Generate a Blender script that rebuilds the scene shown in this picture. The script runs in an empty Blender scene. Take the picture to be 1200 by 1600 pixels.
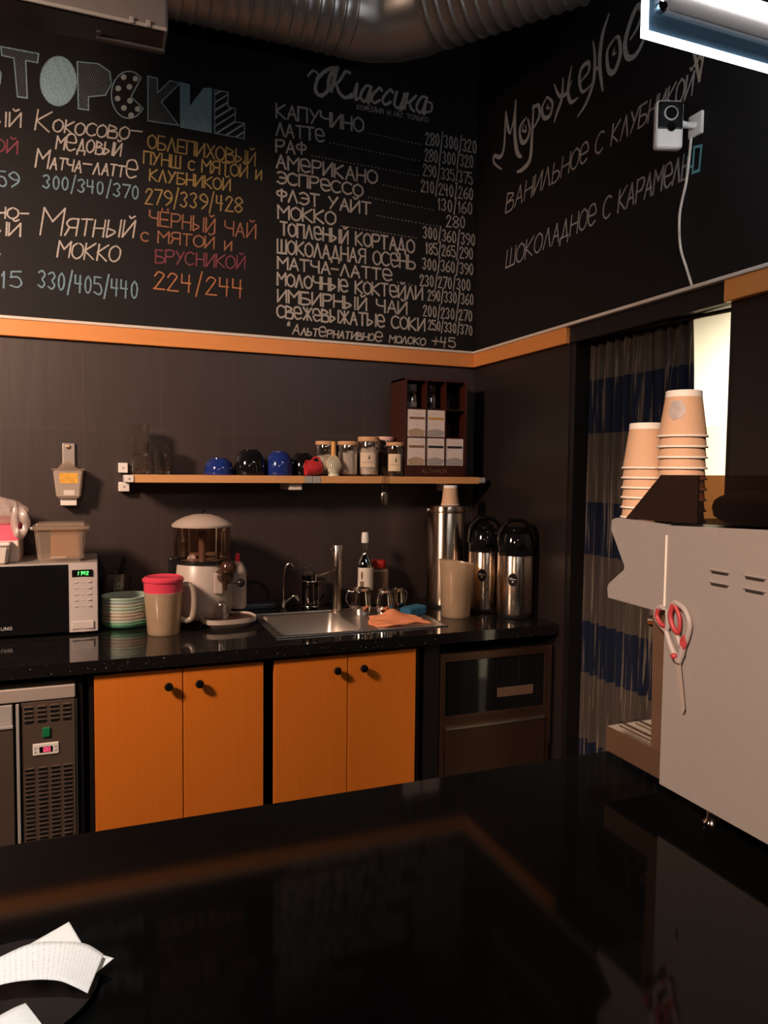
import bpy, bmesh, math, random
from mathutils import Vector, Matrix
random.seed(7)
PI = math.pi
scene = bpy.context.scene
C = scene.collection

# ---------------------------------------------------------------- camera
F, YAW, PITCH, ROLL = 1155.055, 0.3754, -0.0566, 0.0109
CAM = Vector((-1.7362, -3.2183, 1.6))
fw = Vector((math.sin(YAW)*math.cos(PITCH), math.cos(YAW)*math.cos(PITCH), math.sin(PITCH)))
rt0 = Vector((math.cos(YAW), -math.sin(YAW), 0)); up0 = rt0.cross(fw)
rt = math.cos(ROLL)*rt0 + math.sin(ROLL)*up0
up = -math.sin(ROLL)*rt0 + math.cos(ROLL)*up0
cd = bpy.data.cameras.new('camera'); cam = bpy.data.objects.new('camera', cd); C.objects.link(cam)
cd.sensor_fit = 'VERTICAL'; cd.sensor_height = 24.0; cd.lens = F/1600*24.0; cd.clip_start = .02
m = Matrix((rt, up, -fw)).transposed().to_4x4(); m.translation = CAM
cam.matrix_world = m
scene.camera = cam
def at(u, v, ax, val):
    """point of the plane (axis = val) where the photograph's pixel u, v lies"""
    d = fw*F + rt*(u-600) - up*(v-800)
    return CAM + d*((val-CAM[ax])/d[ax])
def X(u, y, v=900): return at(u, v, 1, y)[0]
def Z(u, v, y): return at(u, v, 1, y)[2]

# ---------------------------------------------------------------- light
scene.view_settings.view_transform = 'Standard'; scene.view_settings.look = 'None'
scene.view_settings.gamma = 1; scene.view_settings.use_curve_mapping = False
scene.view_settings.exposure = 0.0
w = bpy.data.worlds.new('world'); scene.world = w; w.use_nodes = True
w.node_tree.nodes['Background'].inputs[0].default_value = (1, .75, .6, 1)
w.node_tree.nodes['Background'].inputs[1].default_value = .01
def lamp(name, kind, loc, target, power, col, size=.2, spot=None, sy=None):
    l = bpy.data.lights.new(name, kind); l.energy = power; l.color = col
    if kind == 'AREA':
        l.size = size
        if sy: l.shape = 'RECTANGLE'; l.size_y = sy
        else: l.shape = 'DISK'
    else: l.shadow_soft_size = size
    if spot: l.spot_size = spot; l.spot_blend = 1
    o = bpy.data.objects.new(name, l); C.objects.link(o); o.location = loc
    o.rotation_euler = (Vector(target)-Vector(loc)).to_track_quat('-Z', 'Y').to_euler()
    return o
WARM = (1, .70, .52)
lamp('unseen_spot', 'SPOT', (-3.4, -2.0, 2.75), (-2.25, -.3, 1.45), 510, WARM, .22, math.radians(112))
lamp('unseen_spot', 'SPOT', (-2.75, -3.7, 2.7), (-.75, -2.3, 1.25), 480, WARM, .10, math.radians(40))
lamp('unseen_spot', 'SPOT', (-2.3, -4.6, 2.7), (-2.15, 0, 1.9), 70, (1, .62, .46), .10, math.radians(40))  # added out of view to put a sheen on the back wall's left tiles
lamp('unseen_spot', 'AREA', (-1.15, -3.9, 2.9), (-.7, -.5, 1.0), 2, (1, .88, .80), .10)
lamp('receipt_fill_spot', 'SPOT', (-2.3, -2.75, 2.7), (-1.86, -2.32, 1.0), 135, (1, .94, .90), .06, math.radians(26))  # fill light added to whiten the receipts, no fixture belongs to it
lamp('passage_lamp', 'AREA', (.75, -1.2, 2.55), (.75, -1.2, 0), 290, (1, .92, .76), .5)

# ---------------------------------------------------------------- materials
def mat(name, col, rough=.5, metal=0, var=.12, scale=18, bump=0, emit=None, estr=0, spec=.5, stretch=None, coat=0):
    m = bpy.data.materials.new(name); m.use_nodes = True
    nt = m.node_tree; N = nt.nodes; L = nt.links; b = N['Principled BSDF']
    b.inputs['Roughness'].default_value = rough; b.inputs['Metallic'].default_value = metal
    b.inputs['Specular IOR Level'].default_value = spec; b.inputs['Coat Weight'].default_value = coat
    tc = N.new('ShaderNodeTexCoord'); mp = N.new('ShaderNodeMapping'); ns = N.new('ShaderNodeTexNoise')
    L.new(tc.outputs['Object'], mp.inputs[0]); L.new(mp.outputs[0], ns.inputs['Vector'])
    if stretch: mp.inputs['Scale'].default_value = stretch
    ns.inputs['Scale'].default_value = scale; ns.inputs['Detail'].default_value = 4
    mx = N.new('ShaderNodeMix'); mx.data_type = 'RGBA'
    L.new(ns.outputs['Fac'], mx.inputs['Factor'])
    mx.inputs['A'].default_value = (*[c*(1-var) for c in col], 1)
    mx.inputs['B'].default_value = (*[min(1, c*(1+var)) for c in col], 1)
    L.new(mx.outputs['Result'], b.inputs['Base Color'])
    if bump:
        bp = N.new('ShaderNodeBump'); bp.inputs['Strength'].default_value = bump; bp.inputs['Distance'].default_value = .004
        L.new(ns.outputs['Fac'], bp.inputs['Height']); L.new(bp.outputs[0], b.inputs['Normal'])
    if emit:
        b.inputs['Emission Color'].default_value = (*emit, 1); b.inputs['Emission Strength'].default_value = estr
    return m
def clear(name, tint=(1, 1, 1), gloss=.12, rough=.03, milk=0, milkcol=(.8, .8, .8)):
    """thin clear glass or plastic: mostly see-through, reflecting, with an optional milky share"""
    m = bpy.data.materials.new(name); m.use_nodes = True
    nt = m.node_tree; N = nt.nodes; L = nt.links; out = N['Material Output']; N.remove(N['Principled BSDF'])
    tr = N.new('ShaderNodeBsdfTransparent'); tr.inputs[0].default_value = (*tint, 1)
    gl = N.new('ShaderNodeBsdfGlossy'); gl.inputs['Roughness'].default_value = rough
    lw = N.new('ShaderNodeLayerWeight'); lw.inputs['Blend'].default_value = .25
    ad = N.new('ShaderNodeMath'); ad.operation = 'MULTIPLY_ADD'; ad.inputs[1].default_value = .38; ad.inputs[2].default_value = gloss*.4
    L.new(lw.outputs['Facing'], ad.inputs[0])
    base = tr
    if milk:
        df = N.new('ShaderNodeBsdfDiffuse'); df.inputs[0].default_value = (*milkcol, 1)
        tl = N.new('ShaderNodeBsdfTranslucent'); tl.inputs[0].default_value = (*milkcol, 1)
        m2 = N.new('ShaderNodeMixShader'); m2.inputs[0].default_value = .4
        L.new(df.outputs[0], m2.inputs[1]); L.new(tl.outputs[0], m2.inputs[2])
        ns = N.new('ShaderNodeTexNoise'); ns.inputs['Scale'].default_value = 12
        tc = N.new('ShaderNodeTexCoord'); L.new(tc.outputs['Object'], ns.inputs['Vector'])
        mr = N.new('ShaderNodeMapRange'); mr.inputs['To Min'].default_value = milk*.85; mr.inputs['To Max'].default_value = min(1, milk*1.15)
        L.new(ns.outputs['Fac'], mr.inputs['Value'])
        m3 = N.new('ShaderNodeMixShader'); L.new(mr.outputs[0], m3.inputs[0])
        L.new(tr.outputs[0], m3.inputs[1]); L.new(m2.outputs[0], m3.inputs[2]); base = m3
    mx = N.new('ShaderNodeMixShader'); L.new(ad.outputs[0], mx.inputs[0])
    L.new(base.outputs[0], mx.inputs[1]); L.new(gl.outputs[0], mx.inputs[2]); L.new(mx.outputs[0], out.inputs[0])
    return m
def tile_mat(name, col, axis):
    m = mat(name, col, .45, 0, .22, 9, .25, stretch=(2.5, 2.5, .35))
    nt = m.node_tree; N = nt.nodes; L = nt.links; b = N['Principled BSDF']
    tc = N.new('ShaderNodeTexCoord'); sp = N.new('ShaderNodeSeparateXYZ'); cb = N.new('ShaderNodeCombineXYZ')
    L.new(tc.outputs['Object'], sp.inputs[0])
    ax = N.new('ShaderNodeMath'); ax.operation = 'ADD'; ax.inputs[1].default_value = 30.27 if axis == 0 else 30
    az = N.new('ShaderNodeMath'); az.operation = 'ADD'; az.inputs[1].default_value = 5.445
    L.new(sp.outputs[axis], ax.inputs[0]); L.new(sp.outputs[2], az.inputs[0])
    L.new(ax.outputs[0], cb.inputs[0]); L.new(az.outputs[0], cb.inputs[1])
    br = N.new('ShaderNodeTexBrick'); br.offset = 0
    br.inputs['Scale'].default_value = 1; br.inputs['Brick Width'].default_value = .3; br.inputs['Row Height'].default_value = .6
    br.inputs['Mortar Size'].default_value = .0016; br.inputs['Mortar Smooth'].default_value = .3
    L.new(cb.outputs[0], br.inputs['Vector'])
    old = b.inputs['Base Color'].links[0].from_socket
    mx = N.new('ShaderNodeMix'); mx.data_type = 'RGBA'; L.new(br.outputs['Fac'], mx.inputs['Factor'])
    L.new(old, mx.inputs['A']); mx.inputs['B'].default_value = (*[c*1.6 for c in col], 1)
    L.new(mx.outputs['Result'], b.inputs['Base Color'])
    return m
def wood_mat(name, a, bcol, rough=.4, stretch=(14, 14, .6), scale=5):
    m = mat(name, a, rough, 0, 0, scale, .05, stretch=stretch)
    mx = [n for n in m.node_tree.nodes if n.type == 'MIX'][0]
    mx.inputs['A'].default_value = (*a, 1); mx.inputs['B'].default_value = (*bcol, 1)
    return m
def speck_mat(name, col, speck, rough, scale=260, thr=.70):
    m = mat(name, col, rough, 0, .1, 40)
    nt = m.node_tree; N = nt.nodes; L = nt.links; b = N['Principled BSDF']
    tc = N.new('ShaderNodeTexCoord'); ns = N.new('ShaderNodeTexNoise'); ns.inputs['Scale'].default_value = scale
    L.new(tc.outputs['Object'], ns.inputs['Vector'])
    mr = N.new('ShaderNodeMapRange'); mr.inputs['From Min'].default_value = thr; mr.inputs['From Max'].default_value = thr+.04
    L.new(ns.outputs['Fac'], mr.inputs['Value'])
    old = b.inputs['Base Color'].links[0].from_socket
    mx = N.new('ShaderNodeMix'); mx.data_type = 'RGBA'; L.new(mr.outputs[0], mx.inputs['Factor'])
    L.new(old, mx.inputs['A']); mx.inputs['B'].default_value = (*speck, 1); L.new(mx.outputs['Result'], b.inputs['Base Color'])
    return m
def chalk(col):
    key = 'chalk_%02x%02x%02x' % tuple(int(c*255) for c in col)
    if key in bpy.data.materials: return bpy.data.materials[key]
    m = mat(key, col, .95, 0, .0, 150, spec=.1)
    mx = [n for n in m.node_tree.nodes if n.type == 'MIX'][0]
    mx.inputs['A'].default_value = (*[c*.35 for c in col], 1); mx.inputs['B'].default_value = (*[min(1, c*1.25) for c in col], 1)
    return m
M = {}
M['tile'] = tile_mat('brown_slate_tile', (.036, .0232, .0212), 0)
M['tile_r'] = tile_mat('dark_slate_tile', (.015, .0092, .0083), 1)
M['board'] = mat('black_chalkboard', (.0075, .0062, .0064), .66, 0, .3, 30, spec=.25)
M['orange_wood'] = wood_mat('orange_wood', (.57, .143, .013), (.66, .185, .020), .38)
M['trim_wood'] = wood_mat('trim_wood', (.62, .225, .055), (.70, .27, .075), .45, (.6, .6, 14))
M['shelf_wood'] = wood_mat('shelf_wood', (.55, .26, .095), (.66, .33, .13), .5, (.6, 14, 14))
M['lid_wood'] = wood_mat('lid_wood', (.50, .27, .13), (.60, .34, .17), .6, (6, 6, 6))
M['mahogany'] = wood_mat('mahogany', (.034, .007, .005), (.052, .011, .007), .35)
M['granite'] = speck_mat('black_speckled_granite', (.008, .007, .007), (.35, .32, .3), .07, 170, .71)
M['bar'] = mat('black_polished_bar', (.002, .002, .002), .065, 0, .2, 3, spec=.17)
M['black'] = mat('black_laminate', (.006, .005, .005), .4)
M['blackgloss'] = mat('black_gloss', (.006, .006, .007), .06)
M['black_plastic'] = mat('black_plastic', (.010, .010, .010), .25)
M['steel'] = mat('brushed_steel', (.62, .53, .46), .22, 1, .06, 6, 0, stretch=(1, 1, 40))
def brushed(name, col, rough, aniso=.8):
    m = mat(name, col, rough, 1, .05, 6)
    nt = m.node_tree; t = nt.nodes.new('ShaderNodeTangent'); t.direction_type = 'RADIAL'; t.axis = 'Z'
    b = nt.nodes['Principled BSDF']; b.inputs['Anisotropic'].default_value = aniso; b.inputs['Anisotropic Rotation'].default_value = .25; nt.links.new(t.outputs[0], b.inputs['Tangent'])
    return m
M['brushed'] = brushed('circular_brushed_steel', (.66, .53, .42), .27)
M['chrome'] = mat('polished_steel', (.70, .66, .62), .10, 1, .04, 5)
M['satin'] = mat('satin_steel', (.55, .50, .46), .36, 1, .08, 5, stretch=(30, 30, 1))
M['panel'] = mat('pale_machine_panel', (.32, .29, .28), .42, .15, .05, 60)
M['white'] = mat('white_plastic', (.72, .68, .64), .35, 0, .04)
M['cream'] = mat('cream_plastic', (.66, .59, .52), .4, 0, .04)
M['grey'] = mat('grey_plastic', (.33, .31, .29), .4)
M['ceiling'] = mat('black_ceiling', (.010, .010, .011), .9)
M['floor'] = mat('dark_floor', (.02, .017, .015), .35)
M['paper'] = mat('white_paper', (.86, .84, .80), .8, 0, .03)
M['kraft'] = mat('kraft_paper', (.62, .39, .25), .75, 0, .05, 40)
M['cupwhite'] = mat('white_paper_rim', (.86, .80, .74), .6, 0, .02)
M['pink'] = mat('pink_plastic', (.62, .050, .090), .3, 0, .06)
M['red'] = mat('red_ceramic', (.55, .035, .045), .15, 0, .05)
M['blue'] = mat('blue_ceramic', (.012, .028, .16), .1, 0, .05)
M['blackcer'] = mat('black_ceramic', (.006, .006, .007), .07, 0, .1)
M['glass'] = clear('clear_glass', (.98, .97, .96), .35)
M['darkglass'] = clear('dark_glass', (.30, .25, .22), .25)
M['brownacrylic'] = clear('brown_acrylic', (.42, .28, .17), .2, .05)
M['frost'] = clear('frosted_plastic', (.92, .86, .76), .15, .25, .50, (.86, .67, .47))
M['clearplastic'] = clear('clear_plastic', (.95, .88, .8), .3, .10, .32, (.80, .66, .54))
M['duct'] = mat('galvanised_duct', (.36, .34, .32), .36, .85, .10, 7)
M['mint'] = mat('mint_ceramic', (.42, .56, .45), .25, 0, .05)
M['greencer'] = mat('green_ceramic', (.12, .34, .20), .25, 0, .05)
M['creamcer'] = mat('cream_ceramic', (.56, .55, .44), .25, 0, .05)
M['pinkcer'] = mat('pink_ceramic', (.56, .47, .39), .25, 0, .05)
M['bluecer'] = mat('pale_blue_ceramic', (.38, .47, .46), .25, 0, .05)

M['dispenser'] = mat('beige_dispenser_plastic', (.43, .35, .30), .35, 0, .04)
def real_glass(name, col=(1, 1, 1)):
    m = mat(name, col, .02, 0, .01); b = m.node_tree.nodes['Principled BSDF']
    b.inputs['Transmission Weight'].default_value = 1; b.inputs['IOR'].default_value = 1.45; return m
M['tumbler'] = real_glass('pressed_glass', (.98, .95, .91))
_nt = M['tumbler'].node_tree; _vo = _nt.nodes.new('ShaderNodeTexVoronoi'); _vo.inputs['Scale'].default_value = 95
_bp = _nt.nodes.new('ShaderNodeBump'); _bp.inputs['Strength'].default_value = .45; _bp.inputs['Distance'].default_value = .004
_tc = _nt.nodes.new('ShaderNodeTexCoord'); _nt.links.new(_tc.outputs['Object'], _vo.inputs['Vector'])
_nt.links.new(_vo.outputs['Distance'], _bp.inputs['Height']); _nt.links.new(_bp.outputs[0], _nt.nodes['Principled BSDF'].inputs['Normal'])
M['rimsteel'] = mat('pale_satin_steel', (.56, .47, .42), .38, .45, .05, 6)

# ---------------------------------------------------------------- mesh helpers
def B(): return bmesh.new()
BOXY = set()
def box(bm, lo, hi, bev=0, seg=2):
    BOXY.add(id(bm))
    r = bmesh.ops.create_cube(bm, size=1)
    vs = r['verts']
    for v in vs:
        v.co = Vector([lo[i]+(v.co[i]+.5)*(hi[i]-lo[i]) for i in range(3)])
    if bev:
        es = list({e for v in vs for e in v.link_edges})
        bmesh.ops.bevel(bm, geom=es, offset=bev, segments=seg, affect='EDGES', profile=.5)
    return bm
def lathe(bm, prof, c=(0, 0), seg=40, sx=1, sy=1):
    rings = []
    for r, z in prof:
        if r < 1e-5: rings.append([bm.verts.new((c[0], c[1], z))])
        else: rings.append([bm.verts.new((c[0]+sx*r*math.cos(2*PI*k/seg), c[1]+sy*r*math.sin(2*PI*k/seg), z)) for k in range(seg)])
    for a, b in zip(rings, rings[1:]):
        for k in range(seg):
            k2 = (k+1) % seg
            if len(a) == 1 and len(b) == 1: continue
            if len(a) == 1: bm.faces.new((a[0], b[k2], b[k]))
            elif len(b) == 1: bm.faces.new((a[k], a[k2], b[0]))
            else: bm.faces.new((a[k], a[k2], b[k2], b[k]))
    return bm
def tube(bm, pts, r, seg=10, caps=True, closed=False):
    pts = [Vector(p) for p in pts]; n = len(pts); rings = []; prev = None
    for i, p in enumerate(pts):
        if closed: t = pts[(i+1) % n]-pts[i-1]
        else: t = pts[min(i+1, n-1)]-pts[max(i-1, 0)]
        t.normalize()
        if prev is None:
            a = Vector((0, 0, 1)) if abs(t.z) < .9 else Vector((1, 0, 0)); u = t.cross(a).normalized()
        else: u = (prev - t*prev.dot(t)).normalized()
        prev = u; v = t.cross(u); rr = r[i] if isinstance(r, (list, tuple)) else r
        rings.append([bm.verts.new(p+u*(rr*math.cos(2*PI*k/seg))+v*(rr*math.sin(2*PI*k/seg))) for k in range(seg)])
    prs = list(zip(rings, rings[1:])) + ([(rings[-1], rings[0])] if closed else [])
    for a, b in prs:
        for k in range(seg):
            bm.faces.new((a[k], a[(k+1) % seg], b[(k+1) % seg], b[k]))
    if caps and not closed:
        bm.faces.new(list(reversed(rings[0]))); bm.faces.new(rings[-1])
    return bm
def prism(bm, poly, ax, lo, hi, bev=0):
    """poly: points in the other two axes (in x, y, z order), extruded along axis ax"""
    BOXY.add(id(bm))
    def p3(q, h):
        l = list(q); l.insert(ax, h); return l
    a = [bm.verts.new(p3(q, lo)) for q in poly]; b = [bm.verts.new(p3(q, hi)) for q in poly]
    n = len(poly)
    fs = [bm.faces.new(a), bm.faces.new(list(reversed(b)))]
    for k in range(n): fs.append(bm.faces.new((a[k], b[k], b[(k+1) % n], a[(k+1) % n])))
    bmesh.ops.recalc_face_normals(bm, faces=fs)
    if bev: bmesh.ops.bevel(bm, geom=list({e for f in fs for e in f.edges}), offset=bev, segments=2, affect='EDGES')
    return bm
def smooth_path(pts, n=8):
    pts = [Vector(p) for p in pts]; out = []
    for i in range(len(pts)-1):
        p0, p1, p2, p3 = pts[max(i-1, 0)], pts[i], pts[i+1], pts[min(i+2, len(pts)-1)]
        for k in range(n):
            t = k/n
            out.append(.5*((2*p1)+(p2-p0)*t+(2*p0-5*p1+4*p2-p3)*t*t+(3*p1-p0-3*p2+p3)*t**3))
    out.append(pts[-1]); return out
def patch(bm, rfun, poly, c=(0, 0), eps=.0008):
    """flat polygon of (angle, z) points laid on a round wall of radius rfun(z)"""
    def P(a, z): r = rfun(z)+eps; return bm.verts.new((c[0]+r*math.cos(a), c[1]+r*math.sin(a), z))
    ca = sum(p[0] for p in poly)/len(poly); cz = sum(p[1] for p in poly)/len(poly)
    o = P(ca, cz); vs = [P(*p) for p in poly]
    for k in range(len(vs)): bm.faces.new((o, vs[k], vs[(k+1) % len(vs)]))
    return bm
def band(bm, rfun, a0, a1, z0, z1, c=(0, 0), eps=.0008, n=14):
    rows = []
    for z in (z0, z1):
        rows.append([bm.verts.new((c[0]+(rfun(z)+eps)*math.cos(a0+(a1-a0)*k/n), c[1]+(rfun(z)+eps)*math.sin(a0+(a1-a0)*k/n), z)) for k in range(n+1)])
    for k in range(n): bm.faces.new((rows[0][k], rows[0][k+1], rows[1][k+1], rows[1][k]))
    return bm
def obj(name, bm, m, parent=None, angle=40, loc=None, keep=False):
    if not keep: bmesh.ops.recalc_face_normals(bm, faces=bm.faces[:])
    if id(bm) in BOXY: BOXY.discard(id(bm)); angle = min(angle, 14)
    me = bpy.data.meshes.new(name); bm.to_mesh(me); bm.free()
    for p in me.polygons: p.use_smooth = True
    me.set_sharp_from_angle(angle=math.radians(angle))
    me.materials.append(M[m] if isinstance(m, str) else m)
    o = bpy.data.objects.new(name, me); C.objects.link(o)
    if parent: o.parent = parent
    if loc: o.location = loc
    return o
def tag(o, label, cat, group=None):
    o['label'] = label; o['category'] = cat
    if group: o['group'] = group
    return o
def thing(name, label, cat, loc=(0, 0, 0), rotz=0, group=None):
    o = bpy.data.objects.new(name, None); C.objects.link(o); o.empty_display_size = .05
    o.location = loc; o.rotation_euler = (0, 0, rotz)
    return tag(o, label, cat, group)
def struct(name, bm, m, angle=30):
    o = obj(name, bm, m, angle=angle); o['kind'] = 'structure'; return o
def dup(root, loc, rotz=None, label=None):
    r = root.copy(); C.objects.link(r); r.location = loc
    if rotz is not None: r.rotation_euler = (0, 0, rotz)
    if label: r['label'] = label
    for ch in list(root.children):
        c = ch.copy(); C.objects.link(c); c.parent = r
        for g in list(ch.children):
            d = g.copy(); C.objects.link(d); d.parent = c
    return r

# ---------------------------------------------------------------- hand-written strokes
G = {'А':'00 38 60|13 53','Б':'58 08 00|~04 34 63 61 30 00','В':'00 08|~08 47 56 35 04|~04 54 62 50 00','Г':'00 08 58',
'Д':'0m 01 61 6m|11 38 51','Е':'68 08 00 60|04 54','е':'~04 64 57 38 07 03 11 30 61','Ё':'68 08 00 60|04 54|1a 19|5a 59','Ж':'30 38|08 34 00|68 34 60',
'З':'~07 38 57 34 62 30 01','И':'08 00 68 60','Й':'08 00 68 60|~2a 39 5a','К':'00 08|68 04 60','Л':'00 38 60','М':'00 08 34 68 60',
'Н':'00 08|60 68|04 64','О':'~38 06 02 30 62 66 38','П':'00 08 68 60','Р':'00 08|~08 58 66 44 04','С':'~67 38 06 02 30 61','Т':'08 68|38 30',
'У':'08 34|68 10','Ф':'30 38|~37 06 04 33 64 66 37','Х':'00 68|08 60','Ч':'08 05 24 64|68 60','Ш':'08 00 60 68|30 38',
'Ы':'08 00|~04 33 32 00|68 60','Ь':'08 00|~04 44 62 40 00','Э':'~07 38 66 62 30 01|24 64','Ю':'08 00|04 24|~48 26 22 40 62 66 48',
'Я':'60 68|~68 28 06 24 64|24 00','0':'~38 16 12 30 52 56 38','1':'16 38 30','2':'~06 28 57 45 00|00 60','3':'~07 38 56 34 52 30 01',
'4':'08 04 54|48 40','5':'58 08 05|~05 45 62 40 01','6':'~58 15 02 30 62 44 03','7':'08 68 20','8':'~34 06 38 66 34 02 30 62 34',
'9':'~64 34 06 38 66 63 20','/':'1m 5a','-':'04 64','*':'27 49|47 29|38 3a','+':'04 64|37 31','.':'20 30','A':'00 38 60|13 53','L':'08 00 60',
'T':'08 68|38 30','H':'00 08|60 68|04 64','U':'~08 02 20 40 62 68','S':'~67 38 06 24 44 62 30 01','M':'00 08 34 68 60','N':'00 08 60 68',
'G':'~67 38 06 02 30 62 64 34','D':'00 08|~08 58 64 50 00','E':'68 08 00 60|04 54','I':'38 30','R':'00 08|~08 58 66 44 04|24 60'}
SCRIPT = {'л':'~00 21 38|~38 40 61','а':'~58 28 03 20 41 58|~58 50 61','с':'~57 38 03 20 52','и':'~08 02 20 41 58|~58 50 61','к':'08 00|~58 24 04|~24 41 60'}
NARROW = {'1':.6, '.':.5, '/':.75, '-':.8, 'I':.4}; WIDE = {'Ш':1.25, 'Ж':1.2, 'М':1.2, 'Ю':1.3, 'Ы':1.2, 'Д':1.1, 'M':1.15}
def cval(ch): return {'m': -1.6, 'a': 10}.get(ch, None) if ch in 'ma' else int(ch)
def glyph_strokes(ch, table=G):
    res = []
    for s in table[ch].split('|'):
        sm = s.startswith('~'); pts = [Vector((cval(t[0])/6, cval(t[1])/8, 0)) for t in s.lstrip('~').split()]
        res.append(smooth_path(pts, 5) if sm else pts)
    return res
def layout(text, small=.72, gap=.28, script=False):
    """strokes of a line of text in units where a capital is 1 high; lower-case letters are drawn small"""
    x = 0; out = []
    for ch in text:
        if ch == ' ': x += .55; continue
        low = ch.islower() and ch != 'е'
        g = 'е' if ch == 'е' else ch.upper(); k = small if low else 1.0
        wd = .62*NARROW.get(g, WIDE.get(g, 1))*k
        for st in (glyph_strokes(ch, SCRIPT) if script else glyph_strokes(g)): out.append([(x+p.x*wd, p.y*k) for p in st])
        x += wd+gap*k*.62
    return out, x-gap*.62
def ribbon(bm, pts, wid, nrm, off=0):
    """flat stroke of width wid along 3-D points lying in the plane with normal nrm"""
    pts = [p for i, p in enumerate(pts) if i == 0 or (p-pts[i-1]).length > 1e-5]
    if len(pts) < 2: return
    if not isinstance(wid, (list, tuple)):
        for i in range(1, len(pts)-1):
            if (pts[i]-pts[i-1]).normalized().dot((pts[i+1]-pts[i]).normalized()) < .25:
                ribbon(bm, pts[:i+1], wid, nrm, off); ribbon(bm, pts[i:], wid, nrm, off+.0002); return
    L, R = [], []
    for i, p in enumerate(pts):
        a = (p-pts[i-1]).normalized() if i else None; b = (pts[i+1]-p).normalized() if i < len(pts)-1 else None
        if a is None: t = b; k = 1
        elif b is None: t = a; k = 1
        else:
            t = a+b
            if t.length < .35: t = a; k = 1
            else: t.normalize(); k = 1/max(.55, t.dot(a))
        e = 0
        if a is None: e = -.4
        elif b is None: e = .4
        wk_ = wid[i] if isinstance(wid, (list, tuple)) else wid*random.uniform(.85, 1.15)
        s = nrm.cross(t).normalized()*(wk_*.5*k); q = p+t*(wk_*e)+nrm*off
        L.append(bm.verts.new(q+s)); R.append(bm.verts.new(q-s))
    for i in range(len(L)-1): bm.faces.new((R[i], R[i+1], L[i+1], L[i]))
def write(text, a, b, h, plane, wid=.006, parent=None, col=(.6, .5, .44), h2=None, slant=0, small=.72, jit=.025, name='lettering', label=None, script=False):
    """chalk one line on a wall: a, b = where its baseline begins and ends in the photograph, h = its letter height there"""
    strokes, W = layout(text, small, .28 if not script else .12, script); bm = B(); ax, val = plane
    nrm = Vector((0, -1, 0)) if ax == 1 else Vector((-1, 0, 0)); h2 = h2 or h
    for st in strokes:
        jx, jy = random.uniform(-jit, jit), random.uniform(-jit, jit)
        pts = []
        for x, y in st:
            t = (x+jx)/W; hh = h+(h2-h)*t
            u = a[0]+(b[0]-a[0])*t + slant*hh*y; v = a[1]+(b[1]-a[1])*t - hh*(y+jy)
            pts.append(at(u, v, ax, val))
        ribbon(bm, pts, wid, nrm, random.uniform(0, .0006))
    o = obj(name, bm, chalk(col), parent, keep=True)
    if label: o['label'] = label
    return o
def strokes_px(bm, lines, plane, wid):
    ax, val = plane; nrm = Vector((0, -1, 0)) if ax == 1 else Vector((-1, 0, 0))
    for i, l in enumerate(lines): ribbon(bm, [at(u, v, ax, val) for u, v in l], wid, nrm, .0003*(i % 3))
def fill_px(bm, poly, plane, off=0):
    ax, val = plane; nrm = Vector((0, -1, 0)) if ax == 1 else Vector((-1, 0, 0))
    vs = [bm.verts.new(at(u, v, ax, val)+nrm*off) for u, v in poly]
    bm.faces.new(vs)

# ================================================================ room
DY0, DY1, HEAD = -.775, -1.57, 2.135       # doorway in the right wall
struct('floor', box(B(), (-6, -7, -.1), (3.2, .12, 0)), 'floor')
struct('ceiling', box(B(), (-6, -7, 3.9), (3.2, .12, 4.0)), 'ceiling')
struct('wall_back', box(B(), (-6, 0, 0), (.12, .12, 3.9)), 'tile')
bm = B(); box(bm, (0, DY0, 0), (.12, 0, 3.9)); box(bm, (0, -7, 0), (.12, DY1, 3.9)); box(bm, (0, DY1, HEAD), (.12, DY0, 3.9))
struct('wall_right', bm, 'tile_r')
struct('wall_left', box(B(), (-6.12, -7, 0), (-6, .12, 3.9)), mat('beige_plaster', (.34, .25, .19), .8))
struct('wall_front', box(B(), (-6, -7.12, 0), (3.2, -7, 3.9)), mat('brown_plaster', (.25, .17, .12), .8))
passage = mat('cream_passage_wall', (.80, .74, .60), .7, 0, .03, 4)
bm = B(); box(bm, (1.45, -3.2, 0), (1.55, 1.2, 3.9)); box(bm, (.12, 1.1, 0), (1.45, 1.2, 3.9)); box(bm, (.12, -3.3, 0), (1.55, -3.2, 3.9))
struct('wall_passage', bm, passage)
pt = mat('pale_passage_tile', (.62, .52, .36), .4, 0, .05, 4)
bm = B(); box(bm, (1.435, -3.2, 0), (1.452, 1.1, 1.86))
struct('baseboard_passage', bm, pt)
bm = B(); box(bm, (.004, DY0-.03, 0), (.116, DY0+.002, HEAD)); box(bm, (.004, DY1-.002, 0), (.116, DY1+.02, HEAD)); box(bm, (.004, DY1, HEAD-.03), (.116, DY0, HEAD+.002))
struct('door_1', bm, 'black')
# wood trim and the pale strip on it
struct('trim_1', box(B(), (-6, -.022, 2.099), (-.022, .002, 2.163), .003), 'trim_wood')
struct('trim_2', box(B(), (-.022, DY0+.004, 2.099), (.002, .0, 2.163), .003), 'trim_wood')
struct('trim_3', box(B(), (-.022, -6.9, 2.099), (.002, -1.545, 2.163), .003), 'trim_wood')
strip = mat('pale_strip', (.62, .54, .47), .5)
struct('trim_4', box(B(), (-6, -.026, 2.163), (-.016, .002, 2.175), .002), strip)
struct('trim_5', box(B(), (-.026, -6.9, 2.163), (.002, -.0, 2.175), .002), strip)
struct('trim_6', box(B(), (-.006, DY1, 2.1), (.002, DY0, 2.163), .002), 'black')

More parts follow.
